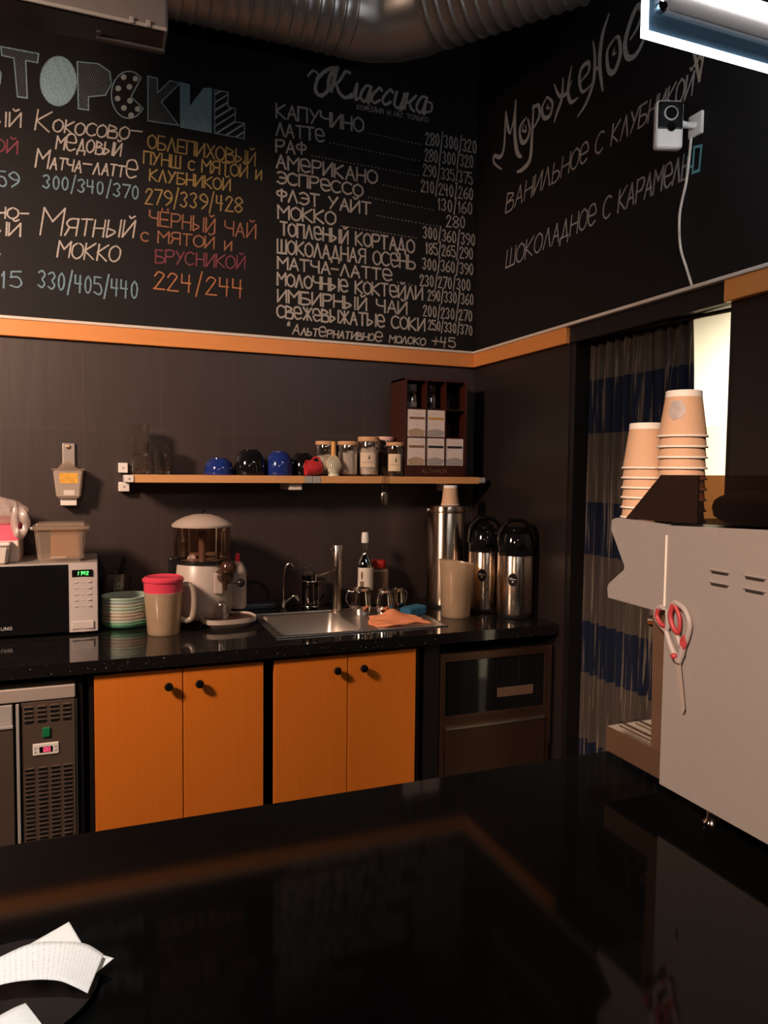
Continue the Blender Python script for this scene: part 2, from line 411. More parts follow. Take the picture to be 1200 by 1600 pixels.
# ================================================================ chalkboards
PB, PR = (1, -.0125), (0, -.0125)
cbk = thing('chalkboard', 'black chalkboard on the back wall with the drinks menu and prices', 'chalkboard', (0, 0, 0))
obj('panel', box(B(), (-5.9, -.011, 2.175), (-.012, .0, 3.86)), 'board', cbk)
cbr = thing('chalkboard', 'black chalkboard on the right wall with two lines about ice cream', 'chalkboard', (0, 0, 0))
obj('panel', box(B(), (-.011, -6.8, 2.175), (.0, -.012, 3.86)), 'board', cbr)
WH = (.52, .47, .43); CY = (.20, .32, .39); OC = (.36, .25, .10); OR = (.46, .19, .09); BR = (.34, .155, .095); RD = (.22, .065, .085)
left_lines = [
 ('ЫЙ', (-12, 196), (32, 199), 22, WH), ('ОЙ', (-10, 236), (27, 241), 20, RD), ('359', (-24, 288), (28, 293), 23, CY),
 ('НО-', (-8, 341), (44, 342), 17, WH), ('ЫЙ', (-12, 366), (32, 369), 20, WH), ('.', (-3, 397), (3, 397), 14, WH), ('415', (-22, 449), (34, 449), 25, CY),
 ('Кокосово-', (55, 203), (220, 221), 31, WH), ('медовый', (87, 233), (187, 244), 26, WH), ('Матча-латте', (55, 261), (212, 279), 28, WH),
 ('300/340/370', (67, 293), (217, 311), 20, CY), ('Мятный', (62, 366), (205, 371), 42, WH), ('мокко', (89, 401), (184, 409), 33, WH),
 ('330/405/440', (60, 449), (215, 467), 26, CY), ('ОБЛЕПИХОВЫЙ', (231, 231), (398, 259), 21, OC), ('ПУНШ с МЯТОЙ и', (224, 255), (407, 281), 19, OC),
 ('КЛУБНИКОЙ', (234, 282), (359, 298), 18, OC), ('279/339/428', (227, 318), (378, 332), 23, OC), ('ЧЁРНЫЙ ЧАЙ', (233, 351), (399, 373), 22, BR),
 ('с МЯТОЙ и', (221, 376), (360, 391), 18, BR), ('БРУСНИКОЙ', (243, 410), (382, 421), 20, RD), ('224/244', (241, 451), (380, 465), 27, OR)]
for t, a, b, h, c in left_lines: write(t, a, b, h, PB, .0060, cbk, c, slant=.16 if t[1:].islower() else .04, small=.62 if t[1:].islower() and not t[0].islower() else .75, label={WH: None}.get(c, {CY: 'pale blue chalk figures', OC: 'ochre chalk lettering', OR: 'orange chalk figures', BR: 'rust chalk lettering', RD: 'dull red chalk lettering'}.get(c)))
def zp(x, y): return (400+x/3.076, 60+y/3.076)
classic = [('КАПУЧИНО', 97, 378, 525, 452, 66, '280/300/320', 820, 508, 1075, 552, 58), ('ЛАТТе', 97, 465, 335, 497, 60, '280/300/320', 815, 588, 1060, 622, 56),
 ('РАФ', 97, 545, 247, 560, 58, '290/335/375', 808, 658, 1055, 702, 54), ('АМеРИКАНО', 100, 620, 590, 700, 62, '210/240/260', 798, 736, 1058, 777, 55),
 ('ЭСПРеССО', 103, 695, 520, 760, 56, '130/160', 878, 823, 1055, 847, 55), ('ФЛЭТ УАЙТ', 103, 778, 560, 847, 56, '280', 920, 905, 1020, 912, 55),
 ('МОККО', 105, 865, 390, 897, 62, '300/360/390', 808, 958, 1068, 997, 54), ('ТОПЛеНЫЙ КОРТАДО', 118, 943, 768, 1032, 62, '185/265/290', 820, 1033, 1058, 1062, 52),
 ('ШОКОЛАДНАЯ ОСеНЬ', 103, 1030, 775, 1110, 65, '300/360/390', 805, 1108, 1060, 1137, 52), ('МАТЧА-ЛАТТе', 103, 1105, 660, 1167, 55, '230/270/300', 793, 1188, 1045, 1212, 52),
 ('МОЛОЧНЫе КОКТеЙЛИ', 103, 1185, 810, 1257, 58, '290/330/360', 830, 1258, 1060, 1282, 50), ('ИМБИРНЫЙ ЧАЙ', 103, 1265, 735, 1327, 58, '200/230/270', 808, 1333, 1055, 1360, 50),
 ('СВеЖеВЫЖАТЫе СОКИ', 103, 1340, 820, 1407, 58, '250/330/370', 833, 1398, 1055, 1427, 45)]
WH2 = (.50, .45, .41)
for t, x0, y0, x1, y1, h, p, px0, py0, px1, py1, ph in classic:
    write(t, zp(x0, y0), zp(x1-10, y1), h/3.076, PB, .0080, cbk, WH2)
    write(p, zp(px0-4, py0), zp(px1-16, py1), ph/3.076, PB, .0056, cbk, WH2)
bm = B()
for (t, x0, y0, x1, y1, h, p, px0, py0, px1, py1, ph) in classic:
    if px0-x1 > 90:
        n = int((px0-x1-30)/17)
        for k in range(n):
            q = zp(x1+20+k*17, y1+4+(py0-y1)*(k/n)); strokes_px(bm, [[q, (q[0]+1.3, q[1]+.1)]], PB, .004)
obj('dotted_leaders', bm, chalk((.35, .32, .29)), cbk, keep=True)
write('*Альтернативное молоко +45', zp(135, 1418), zp(955, 1487), 46/3.076, PB, .006, cbk, WH2, slant=.15)
# "Классика" with its swash capital
bm = B()
K = lambda pts: smooth_path([Vector((*zp(x, y), 0)) for x, y in pts], 6)
for pts, wd in [([(375, 140), (350, 200), (345, 250), (310, 275), (285, 245), (300, 190), (345, 150), (390, 140)], .016), ([(390, 140), (375, 200), (360, 250)], .018),
                ([(450, 165), (430, 160), (400, 205), (375, 225)], .013), ([(385, 215), (400, 260), (430, 285), (460, 270)], .015), ([(250, 180), (275, 155), (300, 175), (290, 195)], .009),
                ([(800, 355), (840, 350), (845, 315), (825, 305)], .009)]:
    strokes_px(bm, [[(p.x, p.y) for p in K(pts)]], PB, wd)
obj('lettering', bm, chalk(WH2), cbk, keep=True)
write('лассика', zp(445, 285), zp(812, 358), 100/3.076, PB, .012, cbk, WH2, slant=.22, script=True)
write('кофейня и не только', zp(485, 340), zp(825, 402), 30/3.076, PB, .0035, cbk, (.38, .34, .31), jit=.01)
# patterned block capitals of the title
def z1(x, y): return (x/2.857, y/2.857)
TC = (.26, .39, .46)
Tt = [[(5, 208), (172, 240), (168, 280), (115, 270), (122, 438), (78, 432), (62, 260), (8, 248)]]
O_ = [[(260+80*math.cos(a), 362+110*math.sin(a)) for a in [2*PI*k/24 for k in range(24)]]]
P_ = [[(345, 275), (440, 285), (490, 320), (497, 375), (470, 425), (395, 432), (395, 492), (350, 485)]]
C_ = [[(575+(78 if k else 78)*math.cos(a), 423+105*math.sin(a)) for k, a in enumerate([.62+(2*PI-1.42)*q/26 for q in range(27)])]+[(585, 432)]]
K_ = [[(660, 340), (703, 350), (703, 415), (760, 360), (803, 372), (720, 455), (798, 560), (660, 540)]]
I_ = [[(805, 368), (845, 378), (845, 480), (910, 395), (945, 395), (942, 592), (806, 568)]]
E_ = [[(958, 402), (1018, 412), (1018, 475), (1050, 485), (1050, 545), (1092, 550), (1090, 620), (958, 595)]]
V_ = [[(-40, 290), (-8, 300), (5, 330), (0, 375), (-40, 380)]]
def hatch(poly, step, dx, dy, wid, bm):
    xs = [p[0] for p in poly]; ys = [p[1] for p in poly]; n = Vector((-dy, dx)).normalized(); d = Vector((dx, dy)).normalized()
    prs = [Vector(p).dot(n) for p in poly]; s = min(prs)+step*.6
    while s < max(prs):
        hits = []
        for i in range(len(poly)):
            p, q = Vector(poly[i]), Vector(poly[(i+1) % len(poly)]); a, b = p.dot(n)-s, q.dot(n)-s
            if a*b < 0: hits.append((p+(q-p)*(a/(a-b))).dot(d))
        hits.sort()
        for a, b in zip(hits[::2], hits[1::2]):
            if b-a > 10: strokes_px(bm, [[z1(*(n*s+d*(a+3))), z1(*(n*s+d*(b-3)))]], PB, wid)
        s += step
bm = B()
for poly in (Tt[0], P_[0], C_[0], K_[0], E_[0], V_[0], O_[0], I_[0]):
    strokes_px(bm, [[z1(*p) for p in poly+[poly[0]]]], PB, .0045)
obj('lettering', bm, chalk(TC), cbk, keep=True)['label'] = 'pale blue outlines of the block capital title'
bm = B(); hatch(O_[0], 5, .4, 1, .0043, bm); hatch(I_[0], 5, .35, 1, .0043, bm)
obj('lettering', bm, chalk((.30, .46, .52)), cbk, keep=True)['label'] = 'solid blue chalk fill of two title letters'
bm = B(); hatch(Tt[0], 9, 1, .5, .003, bm); hatch(P_[0], 8, .4, 1, .003, bm); hatch(K_[0], 8, 1, -.7, .003, bm)
obj('lettering', bm, chalk((.13, .15, .16)), cbk, keep=True)['label'] = 'faint chalk hatching of the title letters'
bm = B(); hatch(E_[0], 30, 1, -.62, .007, bm)
for cx, cy in [(552, 345), (605, 352), (528, 395), (578, 388), (525, 440), (580, 450), (553, 482), (615, 487), (585, 515)]:
    fill_px(bm, [z1(cx+13*math.cos(2*PI*k/10), cy+13*math.sin(2*PI*k/10)) for k in range(10)], PB, .0005)
obj('lettering', bm, chalk((.40, .44, .44)), cbk, keep=True)['label'] = 'chalk dots and stripes inside title letters'
# right wall
def z3(x, y): return (740+x/2.609, y/2.609)
ICE = (.42, .42, .42)
bm = B()
def cal(pts, wd):
    p = smooth_path([Vector((*z3(x, y), 0)) for x, y in pts], 6); n = len(p)
    ax, val = PR; q = [at(a.x, a.y, ax, val) for a in p]
    ribbon(bm, q, [wd*(.35+.65*math.sin(PI*(i+.5)/n)) for i in range(n)], Vector((-1, 0, 0)), random.uniform(0, .0012))
for pts, wd in [([(115, 690), (85, 665), (85, 635), (110, 640), (125, 600), (130, 500), (132, 455)], .018), ([(132, 455), (140, 520), (150, 545)], .020), ([(150, 545), (165, 480), (172, 410)], .014),
  ([(172, 410), (168, 540), (178, 620), (195, 640)], .026), ([(215, 480), (190, 520), (195, 575), (215, 575), (230, 530), (222, 485)], .020), ([(205, 505), (200, 530), (215, 535), (212, 510)], .010),
  ([(245, 430), (238, 560), (230, 650), (200, 690), (178, 700)], .024), ([(240, 440), (265, 430), (268, 475), (240, 530)], .018), ([(300, 395), (280, 440), (288, 480), (312, 470), (322, 420), (300, 395)], .018), ([(305, 425), (300, 440), (312, 440)], .012),
  ([(330, 345), (350, 390), (380, 380), (400, 330)], .016), ([(365, 320), (360, 400), (340, 460), (330, 495)], .018), ([(400, 270), (385, 360), (395, 415), (425, 400)], .018),
  ([(440, 330), (470, 290), (468, 255), (440, 280), (432, 330), (445, 375), (480, 345)], .018), ([(488, 170), (495, 230), (490, 330), (460, 420), (425, 475)], .018), ([(490, 290), (515, 270)], .014),
  ([(552, 60), (525, 150), (515, 260), (527, 370)], .022), ([(575, 155), (545, 210), (550, 285), (575, 290), (598, 220), (592, 155), (575, 155)], .020), ([(575, 195), (570, 220), (582, 215)], .012),
  ([(640, 160), (670, 110), (688, 50), (670, 25), (640, 90), (618, 180), (630, 235), (665, 220), (700, 150), (712, 120)], .022)]: cal(pts, wd)
obj('lettering', bm, chalk(ICE), cbr, keep=True)
write('ВАНИЛЬНОе С КЛУБНИКОЙ', z3(130, 868), z3(890, 385), 30, PR, .007, cbr, (.40, .37, .36), h2=37, slant=.12)
write('ШОКОЛАДНОе С КАРАМеЛЬ', z3(130, 1095), z3(875, 722), 28, PR, .007, cbr, (.36, .36, .37), h2=40, slant=.10)
bm = B(); strokes_px(bm, [[z3(x, y) for x, y in l] for l in ([(868, 730), (872, 640)], [(870, 690), (893, 675)], [(893, 705), (900, 600), (930, 595), (920, 695), (893, 705)])], PR, .008)
obj('lettering', bm, chalk((.16, .42, .46)), cbr, keep=True)['label'] = 'turquoise chalk letter at the end of the lower line'
bm = B(); strokes_px(bm, [[z3(x, y) for x, y in l] for l in ([(885, 150), (920, 330), (950, 150)], [(893, 170), (918, 300)], [(905, 180), (930, 240)], [(940, 185), (912, 250)], [(885, 150), (918, 130), (950, 150)])], PR, .009)
obj('drawing', bm, chalk((.42, .37, .28)), cbr, keep=True)['label'] = 'chalk drawing of a wafer cone'

# ================================================================ overhead
def spiral_duct():
    r = .165; zc = 3.22+r*.985
    bm = B(); A = Vector((-5.5, -.40, zc)); E1 = Vector((-.635, -.40, zc)); D = Vector((.45, -.60, 0)).normalized(); E2 = E1+D*.78
    pts = []; rad = []
    x = A.x
    while x < E1.x-.19:
        for k, rr in ((0, r), (.030, r), (.034, r+.005), (.040, r+.005), (.044, r)):
            pts.append(Vector((x+k, A.y, zc))); rad.append(rr)
        x += .048
    for t in (0, .3, .62, 1):                        # segmented elbow
        a = (1-t)**2; b = 2*t*(1-t); c = t*t
        p = (E1-Vector((.15, 0, 0)))*a+E1*b+(E1+D*.15)*c
        pts += [p]; rad += [r+.004]
    s = .2
    while s < .73:
        for k, rr in ((0, r), (.030, r), (.034, r+.005), (.040, r+.005), (.044, r)):
            pts.append(E1+D*(s+k)); rad.append(rr)
        s += .048
    return tube(bm, pts, rad, 40)
tag(obj('ventilation_duct', spiral_duct(), 'duct', angle=60), 'silver spiral ventilation duct bending under the ceiling above the menu board', 'duct')
AY = -.95
q = at(263, 48, 1, AY); q2 = at(257, 78, 2, q.z); q3 = at(150, 53, 2, q.z); AD = max(q2.y, q3.y)-AY+.03
ac = thing('air_conditioner', 'pale air conditioner hung below the ceiling at the upper left', 'air conditioner', (q.x, AY, q.z))
bm = B(); box(bm, (-.80, 0, 0), (0, AD, .30), .008); obj('housing', bm, mat('grey_white_plastic', (.17, .15, .145), .5), ac)
bm = B(); box(bm, (-.79, .010, -.005), (-.012, AD-.006, .002), .002); obj('vent', bm, 'black_plastic', ac)
bm = B(); yb = q2.y-AY; box(bm, (q3.x-q.x, yb-.014, -.012), (q2.x-q.x, yb+.004, -.002), .002); box(bm, (q3.x-q.x, yb-.04, -.010), (q3.x-q.x+.012, yb, -.002)); obj('louver', bm, mat('dark_louver', (.055, .05, .048), .5), ac)
bm = B(); box(bm, (-.798, -.004, -.004), (-.004, .004, .006), .002); obj('edge_strip', bm, 'grey', ac)
for x in (-.105, -.06):
    bm = B(); box(bm, (x, -.008, -.004), (x+.012, .002, .014), .002); obj('latch', bm, 'grey', ac)
for x in (-.7, -.1):
    bm = B(); tube(bm, [(x, AD/2, .299), (x, AD/2, 3.9-q.z)], .005, 8); obj('hanger_rod', bm, 'chrome', ac)
# hanging edge-lit acrylic sign
LY = -2.0
ls = thing('hanging_light_panel', 'acrylic light panel with glowing white edges hanging at the top right', 'light', (-.72, LY, 2.46))
acr = clear('blue_acrylic', (.35, .50, .62), .3, .08, .35, (.22, .33, .42))
glow = mat('glowing_edge', (.9, .95, 1), .5, emit=(.80, .90, 1.0), estr=7)
obj('sheet', box(B(), (.006, -.004, .006), (.69, .004, .10)), acr, ls)
bm = B(); box(bm, (0, -.007, -.002), (.69, .007, .008), .001); box(bm, (0, -.007, .008), (.008, .007, .22), .001); obj('lit_edge', bm, glow, ls)
obj('rail', box(B(), (.03, -.012, .052), (.69, .03, .092), .003), mat('grey_brown_rail', (.30, .25, .23), .5), ls)
bm = B(); lathe(bm, [(0, 0), (.011, 0), (.011, .012), (.007, .016), (0, .016)], seg=20); o = obj('standoff', bm, 'chrome', ls); o.location = (.035, -.004, .055); o.rotation_euler = (PI/2, 0, 0)
bm = B(); box(bm, (.04, -.02, .093), (.69, .05, .125), .008); obj('tube_cover', bm, mat('glowing_tube', (.9, .95, 1), .5, emit=(.92, .96, 1.0), estr=30), ls)
for x in (.2, .6):
    bm = B(); tube(bm, [(x, .02, .12), (x, .02, 1.44)], .002, 8); obj('suspension_wire', bm, 'chrome', ls)
# security camera
bp = at(1094, 197, 0, -.0); cb_ = at(1042, 200, 0, -.115)
sc = thing('security_camera', 'white and black security camera on a wall arm with hanging cable', 'camera', (0, bp.y, bp.z))
obj('wall_plate', box(B(), (-.022, -.028, -.034), (-.0112, .028, .034), .004), 'white', sc)
d = cb_-Vector((0, bp.y, bp.z)); bd = Vector((0, bp.y, bp.z))
bm = B(); tube(bm, [(-.02, .0, 0), (-.045, .004, -.004), (d.x+.012, d.y-.008, -.005)], [.010, .009, .012], 12); obj('arm', bm, 'white', sc)
R_ = Matrix.Rotation(math.radians(-20), 4, 'Z'); T_ = Matrix.Translation(d) @ R_
bm = B(); box(bm, (-.042, -.026, -.070), (.042, .006, .072), .012, 3); bm.transform(T_); obj('body', bm, 'white', sc)
bm = B(); box(bm, (-.037, -.0285, -.016), (.037, -.020, .066), .006, 2); bm.transform(T_); obj('face_plate', bm, 'black_plastic', sc)
for nm, (x, z, r, h, m_) in {'lens': (.0, .030, .017, .004, 'blackgloss'), 'lens_ring': (.0, .030, .021, .002, 'grey'), 'sensor': (.002, -.010, .013, .003, 'blackgloss')}.items():
    bm = B(); lathe(bm, [(0, 0), (r, 0), (r, h), (r*.6, h+.001), (0, h+.001)], seg=24)
    bm.transform(T_ @ Matrix.Translation((x, -.0285, z)) @ Matrix.Rotation(PI/2, 4, 'X')); obj(nm, bm, m_, sc)
bm = B(); tube(bm, smooth_path([at(u, v, 0, -.0175)-bd for u, v in [(1080, 213), (1077, 245), (1072, 285), (1062, 335), (1063, 385), (1073, 420), (1081, 446)]], 6), .004, 8)
obj('cable', bm, 'cream', sc)

# ================================================================ curtain in the doorway
def curtain():
    bm = B(); nx, nz = 150, 40; y0, y1 = -.783, -1.335; z0, z1 = .06, 2.128; rows = []
    for j in range(nz+1):
        t = j/nz; z = z0+(z1-z0)*t; row = []
        for i in range(nx+1):
            s = i/nx; sag = .035*math.sin(PI*s)*0; ye = y1-.05*(1-t)-.012*math.sin(9*t)
            a = .016*(1-.35*t)*math.sin(2*PI*11*s+.8*math.sin(5*s)+.35*(1-t)*math.sin(7*s)) + .008*math.sin(2*PI*23*s+2*(1-t))
            row.append(bm.verts.new((.075+a, y0+(ye-y0)*s+.004*math.sin(40*s), z - .012*s)))
        rows.append(row)
    for j in range(nz):
        for i in range(nx): bm.faces.new((rows[j][i], rows[j][i+1], rows[j+1][i+1], rows[j+1][i]))
    return bm
cm = mat('striped_curtain_cloth', (.075, .062, .055), .9, 0, 0, 60, spec=.15, stretch=(1, 3, .04))
nt = cm.node_tree; N = nt.nodes; L = nt.links
tc = N.new('ShaderNodeTexCoord'); sp = N.new('ShaderNodeSeparateXYZ'); L.new(tc.outputs['Object'], sp.inputs[0])
a = N.new('ShaderNodeMath'); a.operation = 'SUBTRACT'; a.inputs[0].default_value = 1.955+4.7; L.new(sp.outputs[2], a.inputs[1])
b_ = N.new('ShaderNodeMath'); b_.operation = 'MODULO'; b_.inputs[1].default_value = .47; L.new(a.outputs[0], b_.inputs[0])
c_ = N.new('ShaderNodeMath'); c_.operation = 'LESS_THAN'; c_.inputs[1].default_value = .205; L.new(b_.outputs[0], c_.inputs[0])
mx = N.new('ShaderNodeMix'); mx.data_type = 'RGBA'; L.new(c_.outputs[0], mx.inputs['Factor'])
mx.inputs['A'].default_value = (.050, .039, .033, 1); mx.inputs['B'].default_value = (.006, .009, .022, 1)
ns = [n for n in N if n.type == 'TEX_NOISE'][0]
mr = N.new('ShaderNodeMapRange'); mr.inputs['From Min'].default_value = .57; mr.inputs['From Max'].default_value = .66; mr.inputs['To Max'].default_value = .6; L.new(ns.outputs['Fac'], mr.inputs['Value'])
m2 = N.new('ShaderNodeMix'); m2.data_type = 'RGBA'; L.new(mr.outputs[0], m2.inputs['Factor']); L.new(mx.outputs['Result'], m2.inputs['A']); m2.inputs['B'].default_value = (.19, .15, .11, 1)
L.new(m2.outputs['Result'], N['Principled BSDF'].inputs['Base Color'])
cu = thing('curtain', 'dark brown curtain with blue bands hanging in the doorway behind the espresso machine', 'curtain', (0, 0, 0))
obj('cloth', curtain(), cm, cu, angle=180)
bm = B(); tube(bm, [(.06, DY0-.031, 2.118), (.06, DY1+.021, 2.092)], .007, 10); obj('rod', bm, 'black', cu)

# ================================================================ back counter
CZ, CF, DF = .99, -.745, -.725
SX0, SX1, SY0, SY1 = -1.10, -.785, -.605, -.225     # sink basin
bm = B()
for lo, hi in [((-4.5, CF, CZ-.04), (SX0, 0, CZ)), ((SX1, CF, CZ-.04), (-.001, 0, CZ)), ((SX0, CF, CZ-.04), (SX1, SY0, CZ)), ((SX0, SY1, CZ-.04), (SX1, 0, CZ))]: box(bm, lo, hi)
bmesh.ops.remove_doubles(bm, verts=bm.verts[:], dist=1e-5)
tag(obj('worktop', bm, 'granite'), 'glossy black speckled worktop along the back wall', 'worktop')

def cabinet(x0, x1, label, splits, knobs):
    t = thing('base_cabinet', label, 'cabinet', ((x0+x1)/2, DF, 0)); ox = (x0+x1)/2
    bm = B(); a, b = x0-ox, x1-ox; zt_ = CZ-.041
    for lo, hi in [((a, .02, .10), (a+.016, .68, zt_)), ((b-.016, .02, .10), (b, .68, zt_)), ((a, .02, .10), (b, .68, .118)), ((a, .67, .10), (b, .68, zt_)), ((a, .02, .93), (b, .036, zt_)), ((a, .02, .10), (a+.03, .036, zt_)), ((b-.036, .02, .10), (b, .036, zt_)), ((a+.01, .06, 0), (b-.01, .075, .10))]: box(bm, lo, hi)
    obj('carcass', bm, 'black', t)
    for (a, b), k in zip(splits, knobs):
        bm = B(); box(bm, (a-ox+.0015, .0, .14), (b-ox-.0015, .0195, .934), .0015); dr = obj('door', bm, 'orange_wood', t)
        bm = B(); lathe(bm, [(0, 0), (.007, 0), (.006, .010), (.013, .016), (.015, .023), (.012, .030), (0, .032)], seg=24)
        bm.transform(Matrix.Translation((k-ox, 0, .884)) @ Matrix.Rotation(PI/2, 4, 'X')); obj('knob', bm, 'blackgloss', dr)
    return t
cabinet(-1.772, -1.175, 'orange wooden two-door base cabinet beside the fridge unit', [(-1.741, -1.465), (-1.465, -1.193)], [-1.512, -1.413])
cabinet(-1.1735, -.58, 'orange wooden two-door base cabinet under the sink', [(-1.158, -.887), (-.887, -.617)], [-.932, -.832])

# fridge
fr = thing('counter_fridge', 'stainless under-counter fridge with vent grille at the far left', 'fridge', (-2.3, DF, 0))
fx = 2.3
bm = B(); box(bm, (-1.0, .022, .08), (-1.795+fx, .66, .868)); obj('body', bm, 'black', fr)
bm = B(); box(bm, (-1.0, -.004, .874), (-1.795+fx, .62, .916), .003); obj('top_rim', bm, 'rimsteel', fr)
bm = B(); box(bm, (-1.95+fx, .0, .14), (-1.797+fx, .02, .870), .001)
obj('grille_panel', bm, mat('dark_bronze_steel', (.22, .155, .12), .42, .75, .1, 12), fr)
def slots(bm, xs, zs):
    for x in xs:
        for z in zs: box(bm, (x-.0115, -.0022, z-.0045), (x+.0115, .002, z+.0045), .0012, 1)
gx = [-1.929+fx, -1.892+fx, -1.856+fx, -1.820+fx]
for zs in ([.850-.014*k for k in range(4)], [.655-.0138*k for k in range(30)]):
    bm = B(); slots(bm, gx, zs); vs = obj('vent_slots', bm, 'black', fr)
    bm = B()
    for x in gx:
        for z in zs: box(bm, (x-.012, -.0042, z+.0035), (x+.012, .0, z+.0058))
    obj('vent_lips', bm, 'satin', vs)
bm = B(); box(bm, (-1.891+fx, -.006, .757), (-1.869+fx, .001, .787), .002); obj('power_switch', bm, mat('green_switch', (.01, .16, .06), .3), fr)
bm = B(); box(bm, (-1.919+fx, -.004, .700), (-1.844+fx, .001, .738), .003); dsp = obj('thermostat', bm, 'white', fr)
bm = B(); box(bm, (-1.900+fx, -.0048, .709), (-1.862+fx, -.003, .727)); obj('display', bm, 'blackgloss', dsp)
bm = B()
for xx in (-1.873, -1.884):
    c0 = Vector((xx+fx, -.0051, .718))
    ribbon(bm, [c0+Vector((a*.0035, 0, b*.006)) for a, b in ((-1, 0), (-1, 1), (1, 1), (1, -1), (-1, -1), (-1, 0), (1, 0))], .0016, Vector((0, -1, 0)))
obj('digits', bm, mat('red_digits', (.8, .1, .15), .5, emit=(1, .05, .12), estr=2.5), dsp, keep=True)
bm = B()
for sx in (-1.911, -1.853):
    for sz in (.712, .724): lathe(bm, [(0, 0), (.0035, 0), (.0035, .001), (0, .001)], seg=12) if False else box(bm, (sx+fx-.003, -.0048, sz-.003), (sx+fx+.003, -.003, sz+.003), .001)
obj('buttons', bm, 'grey', dsp)
bm = B(); box(bm, (-.9, -.012, .14), (-1.972+fx, .02, .80), .002); dr = obj('door', bm, mat('bronze_steel', (.34, .25, .20), .35, .85, .08, 4, stretch=(20, 1, 1)), fr)
bm = B(); box(bm, (-.9, -.004, .805), (-1.974+fx, .02, .868), .002); box(bm, (-.9, -.016, .798), (-1.972+fx, -.004, .806), .001); obj('recessed_handle', bm, 'grey', dr)
bm = B(); box(bm, (-1.964+fx, -.008, .14), (-1.955+fx, .02, .868), .001); obj('seal_strip', bm, 'grey', fr)
bm = B(); box(bm, (-1.7945+fx, .0, .10), (-1.791+fx, .02, .868)); obj('side_edge', bm, 'satin', fr)
bm = B(); box(bm, (-.95, .07, 0), (-1.81+fx, .6, .08)); obj('plinth', bm, 'black', fr)

# steel appliance on the right
ov = thing('built_in_appliance', 'steel built-in appliance with dark glass front right of the orange cabinets', 'appliance', (-.27, DF, 0)); ox = .27
bm = B(); box(bm, (-.515+ox, .03, .06), (-.02+ox, .64, .90)); box(bm, (-.50+ox, .06, 0), (-.04+ox, .6, .06)); obj('body', bm, 'black', ov)
brz = mat('bronze_frame', (.11, .060, .040), .30, .8, .08, 5)
bm = B()
for lo, hi in [((-.511, 0, .872), (-.024, .03, .902)), ((-.511, 0, .14), (-.493, .03, .872)), ((-.05, 0, .14), (-.024, .03, .872)), ((-.493, 0, .615), (-.05, .03, .66))]:
    box(bm, (lo[0]+ox, lo[1], lo[2]), (hi[0]+ox, hi[1], hi[2]), .0015)
obj('frame', bm, brz, ov)
bm = B(); box(bm, (-.493+ox, .006, .66), (-.05+ox, .03, .872)); gp = obj('glass_front', bm, 'blackgloss', ov)
bm = B(); box(bm, (-.264+ox, .003, .712), (-.100+ox, .007, .749), .001); obj('handle_plate', bm, mat('bronze_plate', (.20, .115, .075), .5, .5), gp)
bm = B(); box(bm, (-.491+ox, -.012, .14), (-.052+ox, .02, .612), .002); lp = obj('lower_panel', bm, brz, ov)
bm = B(); box(bm, (-.493+ox, -.016, .612), (-.052+ox, .004, .618), .001); obj('ledge', bm, 'satin', lp)
bm = B(); box(bm, (-.024+ox, -.004, .5), (-.0205+ox, .03, .903)); obj('bright_edge', bm, 'steel', ov)
bm = B(); box(bm, (-.578, DF+.01, 0), (-.516, DF+.6, CZ-.041)); tag(obj('filler_panel', bm, 'black'), 'black upright filler panel between sink cabinet and steel appliance', 'panel')
bm = B(); box(bm, (-1.789, DF+.01, 0), (-1.7735, DF+.6, CZ-.041)); tag(obj('filler_panel', bm, 'black'), 'black upright filler panel between fridge and first orange cabinet', 'panel')

# sink
sk = thing('sink', 'steel inset sink with drainboard in the black worktop', 'sink', ((SX0+SX1)/2, (SY0+SY1)/2, CZ))
ox, oy = (SX0+SX1)/2, (SY0+SY1)/2
bm = B()
for lo, hi in [((-1.125, -.632), (SX0+.004, -.19)), ((SX1-.004, -.632), (-.44, -.19)), ((SX0, -.632), (SX1, SY0+.004)), ((SX0, SY1-.004), (SX1, -.19))]:
    box(bm, (lo[0]-ox, lo[1]-oy, .0002), (hi[0]-ox, hi[1]-oy, .0022))
tube(bm, [(-1.125-ox, -.632-oy, .003), (-.44-ox, -.632-oy, .003), (-.44-ox, -.19-oy, .003), (-1.125-ox, -.19-oy, .003)], .0028, 8, closed=True)
obj('rim', bm, 'satin', sk)
bm = B(); x0, x1, y0, y1 = SX0-ox+.003, SX1-ox-.003, SY0-oy+.003, SY1-oy-.003
def rr(x0, x1, y0, y1, r, z, n=5):
    out = []
    for cx, cy, a0 in ((x1-r, y1-r, 0), (x0+r, y1-r, PI/2), (x0+r, y0+r, PI), (x1-r, y0+r, 1.5*PI)):
        for k in range(n+1): out.append(bm.verts.new((cx+r*math.cos(a0+PI/2*k/n), cy+r*math.sin(a0+PI/2*k/n), z)))
    return out
rings = [rr(x0, x1, y0, y1, .03, .002), rr(x0+.004, x1-.004, y0+.004, y1-.004, .035, -.09), rr(x0+.03, x1-.03, y0+.03, y1-.03, .03, -.13)]
for a, b in zip(rings, rings[1:]):
    for k in range(len(a)): bm.faces.new((a[k], a[(k+1) % len(a)], b[(k+1) % len(a)], b[k]))
bm.faces.new(rings[-1]); obj('basin', bm, 'satin', sk)
bm = B(); lathe(bm, [(0, -.128), (.03, -.128), (.03, -.126), (.02, -.1255), (0, -.127)], seg=24); obj('drain', bm, 'chrome', sk)
SZ = CZ+.0025                                     # drainboard surface

